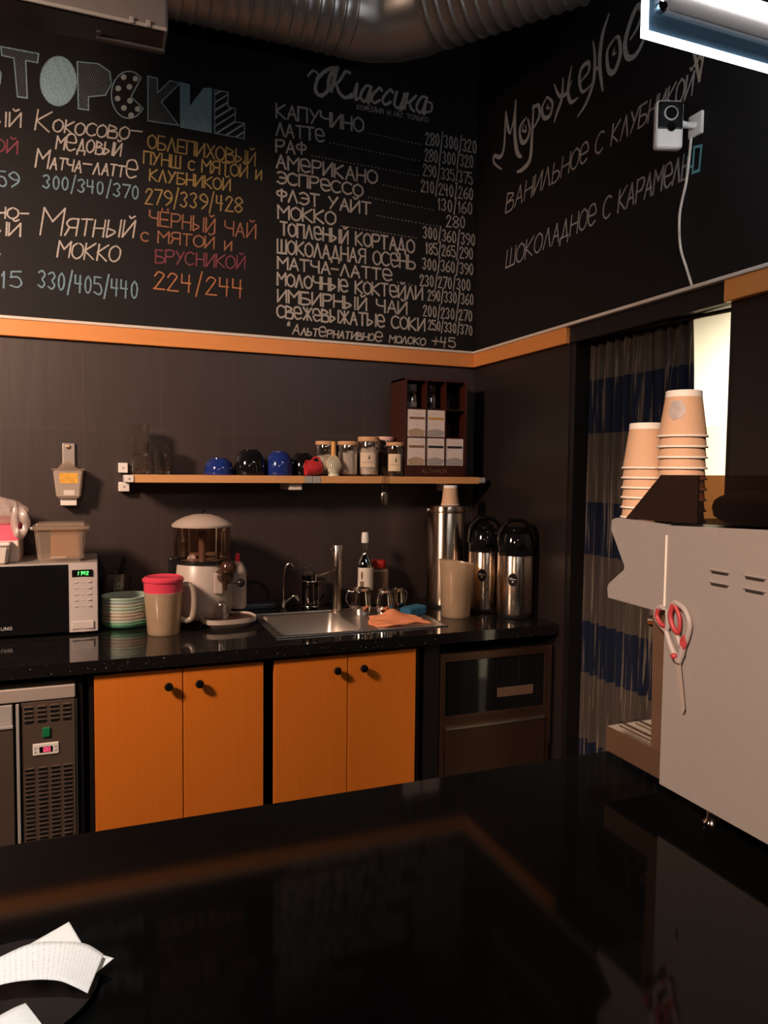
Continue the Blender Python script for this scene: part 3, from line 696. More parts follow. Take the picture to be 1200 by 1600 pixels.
# ---------------------------------------------------------------- taps
fa = thing('kitchen_faucet', 'tall brushed steel faucet between sink basin and drainboard', 'faucet', (-.765, -.213, SZ))
bm = B(); lathe(bm, [(.027, 0), (.027, .006), (.019, .008), (.018, .185)], seg=28); lathe(bm, [(0, .185), (.022, .185), (.022, .283), (.020, .286), (0, .286)], seg=28); obj('column', bm, 'steel', fa)
bm = B(); tube(bm, [(-.010, -.01, .19), (-.060, -.045, .175), (-.125, -.085, .168)], [.010, .009, .009], 12); lathe(bm, [(0, .150), (.012, .150), (.012, .178), (0, .182)], c=(-.128, -.087), seg=20); obj('spout', bm, 'chrome', fa)
bm = B(); tube(bm, [(-.015, -.012, .268), (-.045, -.03, .272)], [.005, .004], 10); obj('lever', bm, 'chrome', fa)
fl = thing('filter_tap', 'slim gooseneck drinking water tap left of the tall faucet', 'tap', (-.978, -.125, CZ))
bm = B(); lathe(bm, [(0, 0), (.016, 0), (.016, .006), (.010, .01), (.010, .05), (0, .052)], seg=20); tube(bm, smooth_path([(0, 0, .05), (.0, 0, .13), (.006, -.003, .185), (.024, -.008, .207), (.038, -.012, .195), (.042, -.014, .172)], 6), [.0045]*31, 10)
obj('neck', bm, 'chrome', fl)
bm = B(); tube(bm, smooth_path([(.008, -.004, .035), (.025, -.012, .052), (.045, -.02, .066), (.06, -.025, .045)], 5), .006, 10); obj('lever', bm, 'chrome', fl)

# ---------------------------------------------------------------- things by the sink
ca = thing('coffee_press', 'dark glass coffee press behind the sink', 'coffee press', (-.855, -.115, CZ))
bm = B(); lathe(bm, [(0, .002), (.034, .002), (.036, .01), (.036, .150), (.034, .150), (.034, .012), (0, .008)], seg=32); obj('glass', bm, 'darkglass', ca)
bm = B(); lathe(bm, [(0, .006), (.032, .006), (.032, .05), (0, .05)], seg=28); obj('coffee', bm, mat('dark_coffee', (.012, .006, .004), .2), ca)
bm = B()
for k in range(4):
    a = PI/4+k*PI/2; tube(bm, [(.039*math.cos(a), .039*math.sin(a), 0), (.039*math.cos(a), .039*math.sin(a), .14)], .003, 8)
tube(bm, [(.0385*math.cos(2*PI*k/28), .0385*math.sin(2*PI*k/28), .125) for k in range(28)], .0025, 8, closed=True); tube(bm, [(.0385*math.cos(2*PI*k/28), .0385*math.sin(2*PI*k/28), .015) for k in range(28)], .0025, 8, closed=True)
obj('wire_frame', bm, 'chrome', ca)
bm = B(); lathe(bm, [(0, .150), (.038, .150), (.037, .158), (.015, .168), (0, .168)], seg=28); tube(bm, [(0, 0, .166), (0, 0, .192)], .002, 8); lathe(bm, [(0, .190), (.006, .192), (.007, .198), (0, .204)], seg=16); obj('plunger_lid', bm, 'chrome', ca)
bm = B(); tube(bm, smooth_path([(.038, .0, .13), (.062, -.004, .125), (.066, -.006, .08), (.040, 0, .03)], 6), .005, 10); obj('handle', bm, 'black_plastic', ca)

def jug(x, y, r, h, label, hd):
    t = thing('milk_jug', label, 'jug', (x, y, SZ), 0, 'steel milk jugs')
    bm = B(); lathe(bm, [(0, 0), (r*.92, 0), (r, .006), (r*1.0, h*.45), (r*.86, h*.72), (r*.80, h*.9), (r*.86, h), (r*.83, h), (r*.77, h*.9), (r*.83, h*.7), (r*.96, h*.44), (r*.95, .012), (0, .008)], seg=36)
    for v in bm.verts:
        if v.co.z > h*.85:
            k = max(0, v.co.normalized().dot(Vector((math.cos(hd+PI), math.sin(hd+PI), 0)))); v.co.x += .010*k**6*math.cos(hd+PI)*8*(v.co.z/h-.85); v.co.y += .010*k**6*math.sin(hd+PI)*8*(v.co.z/h-.85)
    obj('body', bm, 'chrome', t)
    u = Vector((math.cos(hd), math.sin(hd), 0)); Zv = Vector((0, 0, 1))
    bm = B(); tube(bm, smooth_path([u*(r*.82)+Zv*h*.86, u*(r*1.4)+Zv*h*.84, u*(r*1.5)+Zv*h*.5, u*(r*1.0)+Zv*h*.25], 6), .0035, 8); obj('handle', bm, 'chrome', t)
    return t
jug(-.690, -.318, .043, .112, 'steel milk jug nearest the sink basin, largest of three', 2.6)
jug(-.600, -.352, .038, .104, 'middle steel milk jug directly behind the orange cloth', .9)
jug(-.515, -.300, .030, .098, 'narrow steel milk jug behind the blue sponge', .25)
bm = B(); box(bm, (-.05, -.032, 0), (.05, .032, .034), .006, 2)
for v in bm.verts: v.co.z *= 1+.14*math.sin(v.co.x*30+1); v.co.x += .006*math.sin(v.co.z*60)
bmesh.ops.subdivide_edges(bm, edges=bm.edges[:], cuts=1)
o = tag(obj('sponge', bm, mat('blue_sponge', (.015, .11, .20), .95, 0, .3, 130, .6), loc=(-.487, -.388, SZ)), 'blue sponge behind the orange cloth on the drainboard', 'sponge'); o.rotation_euler = (0, 0, .35)
def cloth():
    bm = B(); n = 28; g = []
    for lay in (0, 1):
        rows = []
        for j in range(n+1):
            row = []
            for i in range(n+1):
                s, t = i/n*2-1, j/n*2-1
                x = .118*s*(1-.35*max(0, t))+.01*math.sin(3*t); y = .085*t+.012*math.sin(4*s)
                z = .005+.030*math.exp(-((s+.05)**2*2.2+(t-.55)**2*3))+.004*math.sin(6*s+2*t)*(1-s*s)+.002*math.sin(11*t+3*s)
                row.append(bm.verts.new((x, y, max(.0012, z) if lay == 0 else max(0, z-.0035))))
            rows.append(row)
        g.append(rows)
    for lay, rows in enumerate(g):
        for j in range(n):
            for i in range(n):
                q = (rows[j][i], rows[j][i+1], rows[j+1][i+1], rows[j+1][i]); bm.faces.new(q if lay == 0 else q[::-1])
    a, b = g
    edge = [(0, i) for i in range(n)]+[(j, n) for j in range(n)]+[(n, n-i) for i in range(n)]+[(n-j, 0) for j in range(n)]
    for k in range(len(edge)):
        p, q = edge[k], edge[(k+1) % len(edge)]; bm.faces.new((a[p[0]][p[1]], b[p[0]][p[1]], b[q[0]][q[1]], a[q[0]][q[1]]))
    return bm
o = tag(obj('cleaning_cloth', cloth(), mat('orange_cloth', (.85, .30, .14), .9, 0, .06, 300, .2), angle=180, loc=(-.605, -.485, SZ)), 'orange cleaning cloth crumpled on the drainboard', 'cloth'); o.rotation_euler = (0, 0, .08)
bt = thing('syrup_bottle', 'clear syrup bottle with white cap and printed label behind the jugs', 'bottle', (-.615, -.148, CZ))
bm = B(); lathe(bm, [(0, .003), (.034, 0), (.037, .006), (.037, .185), (.033, .205), (.016, .232), (.0125, .26), (.0125, .292), (.0105, .292), (.0105, .26), (.014, .232), (.031, .203), (.035, .184), (.035, .01), (0, .008)], seg=36); obj('glass', bm, 'glass', bt)
bm = B(); lathe(bm, [(0, .010), (.0335, .010), (.0335, .19), (.026, .205), (.012, .232), (0, .232)], seg=32); obj('syrup', bm, clear('dark_syrup', (.10, .06, .05), .1), bt)
bm = B(); lathe(bm, [(0, .288), (.016, .288), (.016, .318), (.0145, .322), (.0145, .330), (.012, .334), (0, .334)], seg=28); obj('cap', bm, 'white', bt)
bm = B(); band(bm, lambda z: .0372, -2.9, -.1, .080, .180); obj('label', bm, mat('syrup_label', (.72, .62, .52), .6, 0, .1, 20), bt, keep=True)
bm = B(); band(bm, lambda z: .0376, -2.5, -2.0, .085, .120, n=6); patch(bm, lambda z: .0376, [(-2.25+.16*math.cos(k), .145+.022*math.sin(k)) for k in (0, 1, 2, 3, 4, 5)]); obj('printed_motif', bm, mat('brown_print', (.16, .09, .05), .6), bt, keep=True)
jr = thing('storage_jar', 'square plastic jar with red lid behind the steel jugs', 'jar', (-.528, -.085, CZ))
bm = B(); box(bm, (-.042, -.042, 0), (.042, .042, .165), .012, 3); obj('body', bm, clear('smoky_plastic', (.5, .38, .28), .2, .1, .5, (.30, .20, .14)), jr)
bm = B(); lathe(bm, [(0, .165), (.034, .165), (.036, .168), (.036, .196), (.033, .200), (0, .200)], seg=32); obj('lid', bm, mat('red_lid', (.45, .02, .02), .35), jr)
mj = thing('measuring_jug', 'frosted plastic measuring jug in front of the tall steel boiler', 'jug', (-.322, -.465, CZ))
bm = B(); lathe(bm, [(0, .003), (.056, 0), (.059, .004), (.0725, .225), (.074, .232), (.0705, .232), (.069, .225), (.0565, .008), (0, .006)], seg=44)
for v in bm.verts:
    if v.co.z > .2: v.co.z += .010*max(-1, -v.co.x/.07)*((v.co.z-.2)/.03)
obj('body', bm, 'frost', mj)
bm = B(); lathe(bm, [(0, .008), (.0555, .008), (.0655, .150), (0, .150)], seg=36); obj('liquid', bm, clear('cloudy_liquid', (.88, .78, .64), .08, .1, .38, (.62, .48, .32)), mj)
bo = thing('boiler', 'tall cylindrical stainless steel water boiler in the corner', 'boiler', (-.25, -.215, CZ))
bm = B(); lathe(bm, [(0, .012), (.083, .012), (.085, .02), (.085, .415), (.083, .418), (.083, .424), (.086, .427), (.086, .445), (.082, .452), (.03, .456), (0, .456)], seg=56); obj('body', bm, 'brushed', bo)
bm = B(); lathe(bm, [(0, 0), (.08, 0), (.08, .014), (0, .014)], seg=40); obj('base', bm, 'black_plastic', bo)
for s in (-1, 1):
    bm = B(); tube(bm, [(s*.084, 0, .435), (s*.098, 0, .435)], .006, 12); lathe(bm, [(0, 0), (.009, .002), (.009, .010), (0, .013)], seg=16) if False else box(bm, (s*.100-.006, -.008, .427), (s*.100+.006, .008, .443), .003); obj('lug', bm, 'chrome', bo)

# paper cups
def cup_mesh(h, rt_, rb):
    """upside-down cup: wide rolled rim at z = 0, foot at z = h"""
    bm = B(); lathe(bm, [(rt_*.985, .004), (rt_*.97, .004), (rb-.0012, h-.012), (0, h-.012), (0, h-.010), (rb-.001, h-.010), (rb-.001, h-.0005), (rb, h-.0005), (rb+.0002, h-.013)], seg=40)
    return bm
def paper_cup(loc, label, h=.092, rr_=.0435, rb=.032, cat='cup', group=None, logo=False):
    t = thing('paper_cup', label, cat, loc, 0, group)
    bm = B(); lathe(bm, [(rr_-.0005, .004), (rb+.0003, h-.012), (rb-.0012, h-.012), (rr_-.0018, .004)], seg=44); obj('sleeve', bm, 'kraft', t)
    bm = B(); lathe(bm, [(rb+.0003, h-.012), (rb-.0001, h-.001), (rb-.0012, h), (rb-.0022, h-.001), (rb-.0022, h-.008), (0, h-.008), (0, h-.010), (rb-.001, h-.012)], seg=44); obj('foot', bm, 'cupwhite', t)
    bm = B(); tube(bm, [((rr_+.0004)*math.cos(2*PI*k/44), (rr_+.0004)*math.sin(2*PI*k/44), .0022) for k in range(44)], .0021, 8, closed=True); obj('rim', bm, 'cupwhite', t)
    if logo:
        rf = lambda z: rr_-.0005+(rb-rr_+.0008)*(z-.004)/(h-.016)
        bm = B(); c0 = -2.66
        patch(bm, rf, [(c0+.42*math.cos(k*PI/9)*(1+.1*math.sin(3*k)), .050+.018*math.sin(k*PI/9)*(1+.12*math.cos(2*k))) for k in range(18)])
        patch(bm, rf, [(c0+.10, .040), (c0+.02, .030), (c0-.10, .036), (c0-.28, .041), (c0-.1, .045)])
        obj('printed_mark', bm, mat('grey_print', (.40, .34, .33), .5, 0, .2, 60), t, keep=True)
    return t
paper_cup((-.236, -.225, CZ+.4565), 'paper cup standing upside down on the tall steel boiler', .088, .040, .031)

# airpots
def airpot(x, y, label, rot):
    t = thing('airpot', label, 'airpot', (x, y, CZ), rot, 'pump airpots')
    bm = B(); lathe(bm, [(0, 0), (.066, 0), (.070, .004), (.070, .016), (0, .016)], seg=40); obj('base', bm, 'black_plastic', t)
    bm = B(); lathe(bm, [(.070, .014), (.075, .02), (.075, .262), (.072, .266), (0, .266)], seg=56); obj('body', bm, 'brushed', t)
    bm = B(); lathe(bm, [(0, .262), (.076, .262), (.077, .272), (.076, .295), (.072, .325), (.062, .352), (.036, .366), (0, .368)], seg=44); obj('pump_head', bm, 'blackgloss', t)
    bm = B(); lathe(bm, [(0, .364), (.030, .366), (.031, .374), (.024, .380), (0, .380)], seg=32); obj('push_button', bm, 'blackgloss', t)
    bm = B(); tube(bm, [(0, -.045, .315), (0, -.075, .312), (0, -.092, .298)], [.016, .013, .010], 14); obj('spout', bm, 'blackgloss', t)
    bm = B(); tube(bm, smooth_path([(-.072, 0, .30), (-.066, .0, .36), (-.040, .0, .398), (-.005, .0, .408), (.035, .0, .400), (.064, .0, .365), (.074, 0, .30)], 6), .009, 10)
    for v in bm.verts: v.co.y *= 3.6
    obj('carry_handle', bm, 'blackgloss', t)
    a0 = -2.25-rot
    bm = B(); patch(bm, lambda z: .075, [(a0+.26*math.cos(k*PI/12), .165+.027*math.sin(k*PI/12)) for k in range(24)]); bd_ = obj('badge', bm, mat('badge_black', (.012, .008, .008), .3), t, keep=True)
    bm = B(); band(bm, lambda z: .0755, a0-.19, a0+.17, .166, .169); band(bm, lambda z: .0755, a0-.17, a0-.02, .170, .173); band(bm, lambda z: .0755, a0-.05, a0+.05, .154, .161); obj('badge_print', bm, mat('badge_white', (.5, .45, .42), .5), bd_, keep=True)
    return t
airpot(-.143, -.388, 'steel pump airpot with black head, standing left behind the other', -.38)
airpot(-.088, -.548, 'steel pump airpot with black head, nearest the counter front', -.38)

# ---------------------------------------------------------------- left half of the counter
mw = thing('microwave', 'black and silver microwave with green clock at the counter left', 'microwave', (-1.965, -.18, CZ)); ox, oy = 1.965, .18
bm = B(); box(bm, (-2.21+ox, -.325+oy, .010), (-1.722+ox, -.02+oy, .262), .004); obj('case', bm, mat('silver_paint', (.40, .36, .33), .4, .4), mw)
def curved_front(x0, x1, z0, z1, yb, y0, bulge, n=10):
    return [(x0, yb)]+[(x0+(x1-x0)*k/n, y0-bulge*math.sin(PI*(.25+.5*k/n))) for k in range(n+1)]+[(x1, yb)]
bm = B(); prism(bm, curved_front(-2.208+ox, -1.822+ox, 0, 0, -.324+oy, -.338+oy, .006), 2, .012, .258, .0015); dr = obj('door', bm, 'blackgloss', mw)
bm = B()
for i, ch in enumerate('SAMSUNG'):
    st, _ = layout(ch)
    for s in st: ribbon(bm, [Vector((-2.090+ox+i*.0125+p[0]*.013, -.3462+oy, .034+p[1]*.011)) for p in s], .0014, Vector((0, -1, 0)))
obj('lettering', bm, mat('silver_print', (.6, .58, .56), .4), dr, keep=True)
bm = B(); prism(bm, [(-1.8215+ox, -.324+oy), (-1.8215+ox, -.3405+oy), (-1.77+ox, -.343+oy), (-1.724+ox, -.338+oy), (-1.722+ox, -.324+oy)], 2, .010, .262, .0015); cp = obj('control_panel', bm, mat('silver_panel', (.60, .53, .50), .3, .2, .05), mw)
bm = B(); box(bm, (-1.810+ox, -.3448+oy, .213), (-1.741+ox, -.340+oy, .238), .0008); ds = obj('display', bm, 'blackgloss', cp)
bm = B()
for i, ch in enumerate('1942'):
    for s in layout(ch)[0]: ribbon(bm, [Vector((-1.791+ox+i*.0098+p[0]*.010+p[1]*.002, -.3452+oy, .2195+p[1]*.012)) for p in s], .0018, Vector((0, -1, 0)))
obj('digits', bm, mat('green_digits', (.1, .8, .2), .5, emit=(.08, 1, .12), estr=3), ds, keep=True)
bm = B()
for r_ in range(5):
    for c_2 in range(3): box(bm, (-1.803+ox+c_2*.022, -.3440+oy, .190-r_*.022), (-1.790+ox+c_2*.022, -.3395+oy, .195-r_*.022), .0006, 1)
obj('keypad', bm, mat('grey_keys', (.46, .40, .375), .5), cp)
bm = B(); box(bm, (-1.812+ox, -.3455+oy, .022), (-1.738+ox, -.340+oy, .050), .002); obj('open_button', bm, mat('pale_button', (.64, .57, .54), .3, .2), cp)
for x in (-2.18, -1.75):
    for y in (-.29, -.06):
        bm = B(); lathe(bm, [(0, 0), (.014, 0), (.014, .012), (0, .012)], c=(x+ox, y+oy), seg=16); obj('foot', bm, 'black_plastic', mw)
MZ = CZ+.2622
# food container
fc = thing('food_container', 'clear plastic container with lid and brown contents on the microwave', 'container', (-1.848, -.235, MZ))
def taper(bm, w0, d0, w1, d1, z0, z1, bev=.01):
    vs = []
    for z, w_, d_ in ((z0, w0, d0), (z1, w1, d1)):
        vs.append([bm.verts.new((sx*w_, sy*d_, z)) for sx, sy in ((-1, -1), (1, -1), (1, 1), (-1, 1))])
    a, b = vs; fs = [bm.faces.new(a[::-1]), bm.faces.new(b)]
    for k in range(4): fs.append(bm.faces.new((a[k], a[(k+1) % 4], b[(k+1) % 4], b[k])))
    if bev: bmesh.ops.bevel(bm, geom=list({e for f in fs for e in f.edges}), offset=bev, segments=3, affect='EDGES')
    return bm
obj('tub', taper(B(), .076, .055, .088, .066, 0, .128), 'clearplastic', fc)
bm = B(); box(bm, (-.034, -.050, .012), (.066, .045, .122), .01, 2); obj('contents', bm, mat('brown_powder', (.42, .22, .10), .9, 0, .12, 60), fc)
bm = B(); box(bm, (-.099, -.076, .118), (.099, .076, .131), .005, 2); box(bm, (-.082, -.060, .130), (.082, .060, .142), .005, 2); obj('lid', bm, 'clearplastic', fc)
bm = B(); box(bm, (-.036, -.0512, .014), (.018, -.0500, .020)); obj('label', bm, 'cream', fc)
# carton, tub, bag
ct = thing('carton', 'white cardboard carton with pink upper band on the microwave', 'box', (-2.085, -.14, MZ)); 
bm = B(); box(bm, (-.10, -.105, 0), (.095, .10, .132), .003); obj('body', bm, mat('white_card', (.68, .58, .52), .7), ct)
bm = B(); box(bm, (-.1006, -.1062, .078), (.0956, .1006, .1325), .003); obj('pink_band', bm, mat('pink_card', (.72, .10, .16), .6), ct)
tb = thing('plastic_tub', 'small white plastic tub in front of the carton on the microwave', 'tub', (-2.065, -.285, MZ))
obj('body', taper(B(), .040, .028, .050, .036, 0, .066, .006), 'cream', tb)
bm = B(); box(bm, (-.054, -.039, .066), (.054, .039, .078), .004); obj('lid', bm, 'white', tb)
def bag():
    bm = B(); bmesh.ops.create_icosphere(bm, subdivisions=4, radius=1)
    for v in bm.verts:
        p = v.co.copy(); n = .5*math.sin(5*p.x+2*p.z)+.4*math.sin(7*p.y-3*p.x)+.35*math.sin(11*p.z+4*p.y)+.25*math.sin(17*p.x+9*p.y)
        k = 1+.10*n
        v.co = Vector((p.x*.125*k, p.y*.075*k, max(-.044, p.z*.060*k)))
    return bm
bg = thing('plastic_bag', 'crumpled white plastic bag on top of the carton', 'bag', (-2.085, -.15, MZ+.1765))
pb = clear('white_bag_film', (.9, .85, .82), .2, .3, .75, (.78, .68, .63))
bm = bag(); zmin = min(v.co.z for v in bm.verts)
for v in bm.verts: v.co.z -= zmin+.044
obj('bundle', bm, pb, bg, angle=25)
bm = B(); n = 28; o3 = Vector((-2.085, -.15, MZ+.1765)); yh = -.262
outer = smooth_path([Vector((u, v, 0)) for u, v in [(24, 786), (38, 796), (48, 815), (42, 832), (33, 843), (22, 836), (16, 815), (24, 786)]], 4)[:-1]
n = len(outer); ring_o = []; ring_i = []
for k, q in enumerate(outer):
    dirv = (q-Vector((31.5, 821, 0))).normalized(); yy = yh+.010*math.sin(k*.9)
    a = at(q.x, q.y, 1, yy)-o3; h_ = Vector((31.5, 821, 0))+Vector((dirv.x*4.0, dirv.y*6.0, 0)); b = at(h_.x, h_.y, 1, yh-.006)-o3
    ring_o.append(bm.verts.new(a)); ring_i.append(bm.verts.new(b))
for k in range(n): bm.faces.new((ring_o[k], ring_o[(k+1) % n], ring_i[(k+1) % n], ring_i[k]))
hl = obj('handle_loop', bm, pb, bg, angle=60); sm = hl.modifiers.new('thickness', 'SOLIDIFY'); sm.thickness = .001
# wall holder and tub
wh = thing('wall_bracket', 'pale metal bracket screwed to the tiled wall above the microwave', 'bracket', (-1.825, 0, 1.56))
bm = B(); box(bm, (-.023, -.012, -.095), (.024, -.0002, .134), .003); obj('plate', bm, 'satin', wh)
bm = B(); box(bm, (-.030, -.062, -.113), (.029, -.0002, -.082), .003); obj('block', bm, 'white', wh)
bm = B(); lathe(bm, [(0, 0), (.010, 0), (.008, .004), (0, .005)], seg=20); bm.transform(Matrix.Translation((0, -.012, .118)) @ Matrix.Rotation(PI/2, 4, 'X')); obj('screw', bm, mat('brass_screw', (.45, .33, .2), .3, 1), wh)
wt = thing('plastic_tub', 'translucent tub with orange label hanging on the wall bracket', 'tub', (-1.8255, -.053, 1.4785))
obj('body', taper(B(), .043, .032, .054, .040, 0, .110, .006), clear('milky_tub', (.9, .85, .8), .2, .15, .7, (.78, .66, .56)), wt)
bm = B(); box(bm, (-.060, -.0405, .108), (.060, .0405, .114), .002)
for k in range(7): box(bm, (-.036+.002*k, -.030+.001*k, .113+.003*k), (.036-.004*k, .030-.001*k, .117+.003*k), .002)
box(bm, (-.012, -.012, .133), (.006, .012, .146), .004); obj('lid', bm, 'clearplastic', wt)
bm = B()
def lq(u, v): z = .110*v; d_ = .032+.008*v+.0010; return bm.verts.new((u, -d_, z))
bm.faces.new((lq(-.030, .52), lq(.036, .52), lq(.036, .88), lq(-.032, .88))); obj('label', bm, mat('orange_label', (.80, .36, .05), .5, 0, .5, 70), wt, keep=True)
bm = B(); bm.faces.new((lq(-.016, .1), lq(.022, .1), lq(.023, .28), lq(-.017, .28))); obj('price_tag', bm, 'cream', wt, keep=True)

# utensil pot and knife
ut = thing('utensil_pot', 'dark metal utensil pot behind the plates', 'pot', (-1.655, -.075, CZ))
bm = B(); lathe(bm, [(0, 0), (.048, 0), (.050, .003), (.050, .184), (.048, .186), (.046, .184), (.046, .008), (0, .006)], seg=40); obj('pot', bm, mat('gunmetal', (.20, .17, .16), .3, .9), ut)
bm = B()
for r_ in range(5):
    for k in range(3):
        a0 = -1.9+k*.55; band(bm, lambda z: .0503, a0, a0+.10, .075+r_*.02, .083+r_*.02, n=3)
obj('perforation', bm, 'black', ut, keep=True)
kn = thing('knife', 'black handled knife standing in the dark utensil pot', 'knife', (-1.650, -.075, CZ+.012))
bm = B(); prism(bm, [(-.011, 0), (.007, 0), (.016, .15), (-.002, .15)], 1, -.001, .001); obj('blade', bm, 'chrome', kn)
bm = B(); prism(bm, [(-.006, .13), (.018, .13), (.026, .19), (.034, .235), (.026, .243), (.014, .215), (.004, .18)], 1, -.009, .009, .003); obj('handle', bm, 'black_plastic', kn)

# plates
def plate_mesh():
    return lathe(B(), [(0, .001), (.060, 0), (.064, .001), (.085, .006), (.0905, .019), (.0915, .0215), (.0895, .0215), (.083, .009), (.062, .004), (0, .004)], seg=56)
pcol = ['greencer', 'mint', 'pinkcer', 'pinkcer', 'creamcer', 'mint', 'creamcer', 'bluecer', 'mint']
plab = ['dark green plate at the bottom of the stack beside the microwave', 'mint plate second from the bottom of the stack', 'pinkish plate third from the bottom of the stack',
        'pinkish plate fourth from the bottom of the stack', 'cream plate in the middle of the stack', 'mint plate fourth from the top of the stack', 'cream plate third from the top of the stack',
        'pale blue plate second from the top of the stack', 'mint plate on top of the stack beside the pink-lidded pitcher']
pm = plate_mesh(); base = bpy.data.meshes.new('plate'); bmesh.ops.recalc_face_normals(pm, faces=pm.faces[:]); pm.to_mesh(base); pm.free()
for p in base.polygons: p.use_smooth = True
for i, (c, l) in enumerate(zip(pcol, plab)):
    me = base.copy(); me.materials.append(M[c]); o = bpy.data.objects.new('plate', me); C.objects.link(o)
    o.location = (-1.622+random.uniform(-.0008, .0008), -.222+random.uniform(-.0008, .0008), CZ+i*.0122); tag(o, l, 'plate', 'stacked plates')

# pitcher
pi = thing('pitcher', 'translucent plastic pitcher with pink lid on the black counter', 'pitcher', (-1.499, -.412, CZ))
bm = B(); lathe(bm, [(0, .003), (.054, 0), (.057, .004), (.0690, .150), (.0705, .154), (.0705, .157), (.068, .157), (.0665, .150), (.055, .007), (0, .006)], seg=44)
obj('body', bm, 'frost', pi)
bm = B(); lathe(bm, [(0, .009), (.0545, .009), (.0638, .135), (0, .135)], seg=40); obj('water', bm, clear('pale_liquid', (.92, .84, .70), .08, .1, .30, (.72, .58, .38)), pi)
bm = B(); lathe(bm, [(0, .157), (.0685, .157), (.0700, .194), (.0745, .196), (.0745, .205), (.062, .213), (.055, .208), (.03, .206), (0, .207)], seg=44); obj('lid', bm, 'pink', pi)
bm = B(); pts = smooth_path([(.066, -.01, .180), (.098, -.014, .172), (.108, -.016, .125), (.102, -.015, .062), (.084, -.012, .045), (.060, -.008, .052)], 7)
tube(bm, pts, .0105, 12); obj('handle', bm, clear('milky_handle', (.9, .85, .75), .2, .2, .8, (.62, .52, .42)), pi)

# hot chocolate machine
hc = thing('hot_chocolate_dispenser', 'cream hot chocolate dispenser with clear bowl and domed lid', 'drink dispenser', (-1.335, -.235, CZ))
bm = B(); lathe(bm, [(0, .02), (.095, .02), (.112, .035), (.118, .07), (.114, .13), (.104, .235), (.100, .240), (0, .240)], seg=48); obj('body', bm, 'dispenser', hc)
bm = B(); lathe(bm, [(0, 0), (.085, 0), (.085, .022), (0, .022)], seg=40); obj('base', bm, 'black_plastic', hc)
bm = B(); lathe(bm, [(.101, .238), (.113, .240), (.113, .250), (.101, .252)], seg=48); obj('collar', bm, 'black_plastic', hc)
bm = B(); lathe(bm, [(.106, .248), (.110, .262), (.111, .385), (.109, .385), (.108, .262), (.104, .250)], seg=48); obj('bowl', bm, clear('amber_bowl', (.90, .80, .73), .22), hc)
bm = B(); tube(bm, [(0, 0, .24), (0, 0, .36)], .014, 14); box(bm, (-.05, -.006, .262), (.05, .006, .276), .003); obj('stirrer', bm, mat('stirrer_grey', (.22, .17, .15), .4), hc)
bm = B(); lathe(bm, [(.116, .380), (.117, .388), (.100, .402), (.070, .417), (.035, .427), (0, .430), (0, .426), (.034, .423), (.068, .413), (.098, .398), (.112, .384)], seg=48); ld = obj('lid', bm, 'dispenser', hc)
bm = B(); lathe(bm, [(0, .428), (.006, .428), (.006, .436), (.014, .440), (.014, .446), (0, .448)], seg=20); obj('knob', bm, 'black_plastic', ld)
bm = B(); lathe(bm, [(0, .045), (.030, .045), (.036, .055), (.036, .19), (.028, .215), (.015, .235), (0, .238)], c=(.140, .0), seg=28); box(bm, (.08, -.025, .06), (.14, .025, .18), .006); obj('side_housing', bm, 'dispenser', hc)
bm = B(); box(bm, (.132, -.012, .232), (.148, .006, .268), .004); obj('switch', bm, mat('red_switch', (.45, .02, .06), .35), hc)
bm = B(); box(bm, (-.128, -.03, .19), (-.098, .03, .262), .006); obj('bowl_clip', bm, 'black_plastic', hc)
bm = B(); tube(bm, [(.060, -.085, .190), (.078, -.125, .192)], [.030, .028], 20); lathe(bm, [(0, .205), (.026, .205), (.032, .215), (.032, .232), (.022, .248), (0, .252)], c=(.082, -.112), seg=24); tube(bm, [(.070, -.118, .18), (.068, -.124, .140)], [.013, .008], 14)
tp = obj('tap', bm, mat('dark_brown_plastic', (.045, .018, .010), .18), hc)
bm = B(); tube(bm, [(.09, -.115, .170), (.122, -.128, .168)], .005, 10); bmesh.ops.create_uvsphere(bm, u_segments=16, v_segments=10, radius=.017, matrix=Matrix.Translation((.128, -.130, .167))); obj('tap_handle', bm, 'black_plastic', tp)
bm = B(); box(bm, (.030, -.115, .125), (.062, -.098, .205), .004); obj('tap_plate', bm, 'dispenser', hc)
bm = B(); E_ = 40
def ell(rx, ry, z, c=(.085, -.105), rot=.16): return [bm.verts.new((c[0]+rx*math.copysign(abs(math.cos(t))**.7, math.cos(t))*math.cos(rot)-ry*math.copysign(abs(math.sin(t))**.7, math.sin(t))*math.sin(rot), c[1]+rx*math.copysign(abs(math.cos(t))**.7, math.cos(t))*math.sin(rot)+ry*math.copysign(abs(math.sin(t))**.7, math.sin(t))*math.cos(rot), z)) for t in [2*PI*k/E_ for k in range(E_)]]
rg = [ell(.080, .060, .001), ell(.086, .066, .012), ell(.090, .070, .014), ell(.104, .082, .018), ell(.106, .084, .036), ell(.102, .080, .036), ell(.098, .076, .030)]
bm.faces.new(rg[0][::-1])
for a, b in zip(rg, rg[1:]):
    for k in range(E_): bm.faces.new((a[k], a[(k+1) % E_], b[(k+1) % E_], b[k]))
bm.faces.new(rg[-1]); dt = obj('drip_tray', bm, 'dispenser', hc)
bm = B(); r0 = ell(.096, .074, .0306); bm.faces.new(r0); obj('tray_grid', bm, mat('brown_grid', (.06, .025, .018), .3), dt, keep=True)
gl = tag(obj('small_glass', lathe(B(), [(.027, 0), (.024, .055), (.021, .066), (.017, .070), (0, .071), (0, .066), (.016, .065), (.022, .052), (.025, 0)], seg=36), 'glass', loc=(-1.283, -.385, CZ+.0312)), 'small glass upside down on the dispenser drip tray', 'glass')
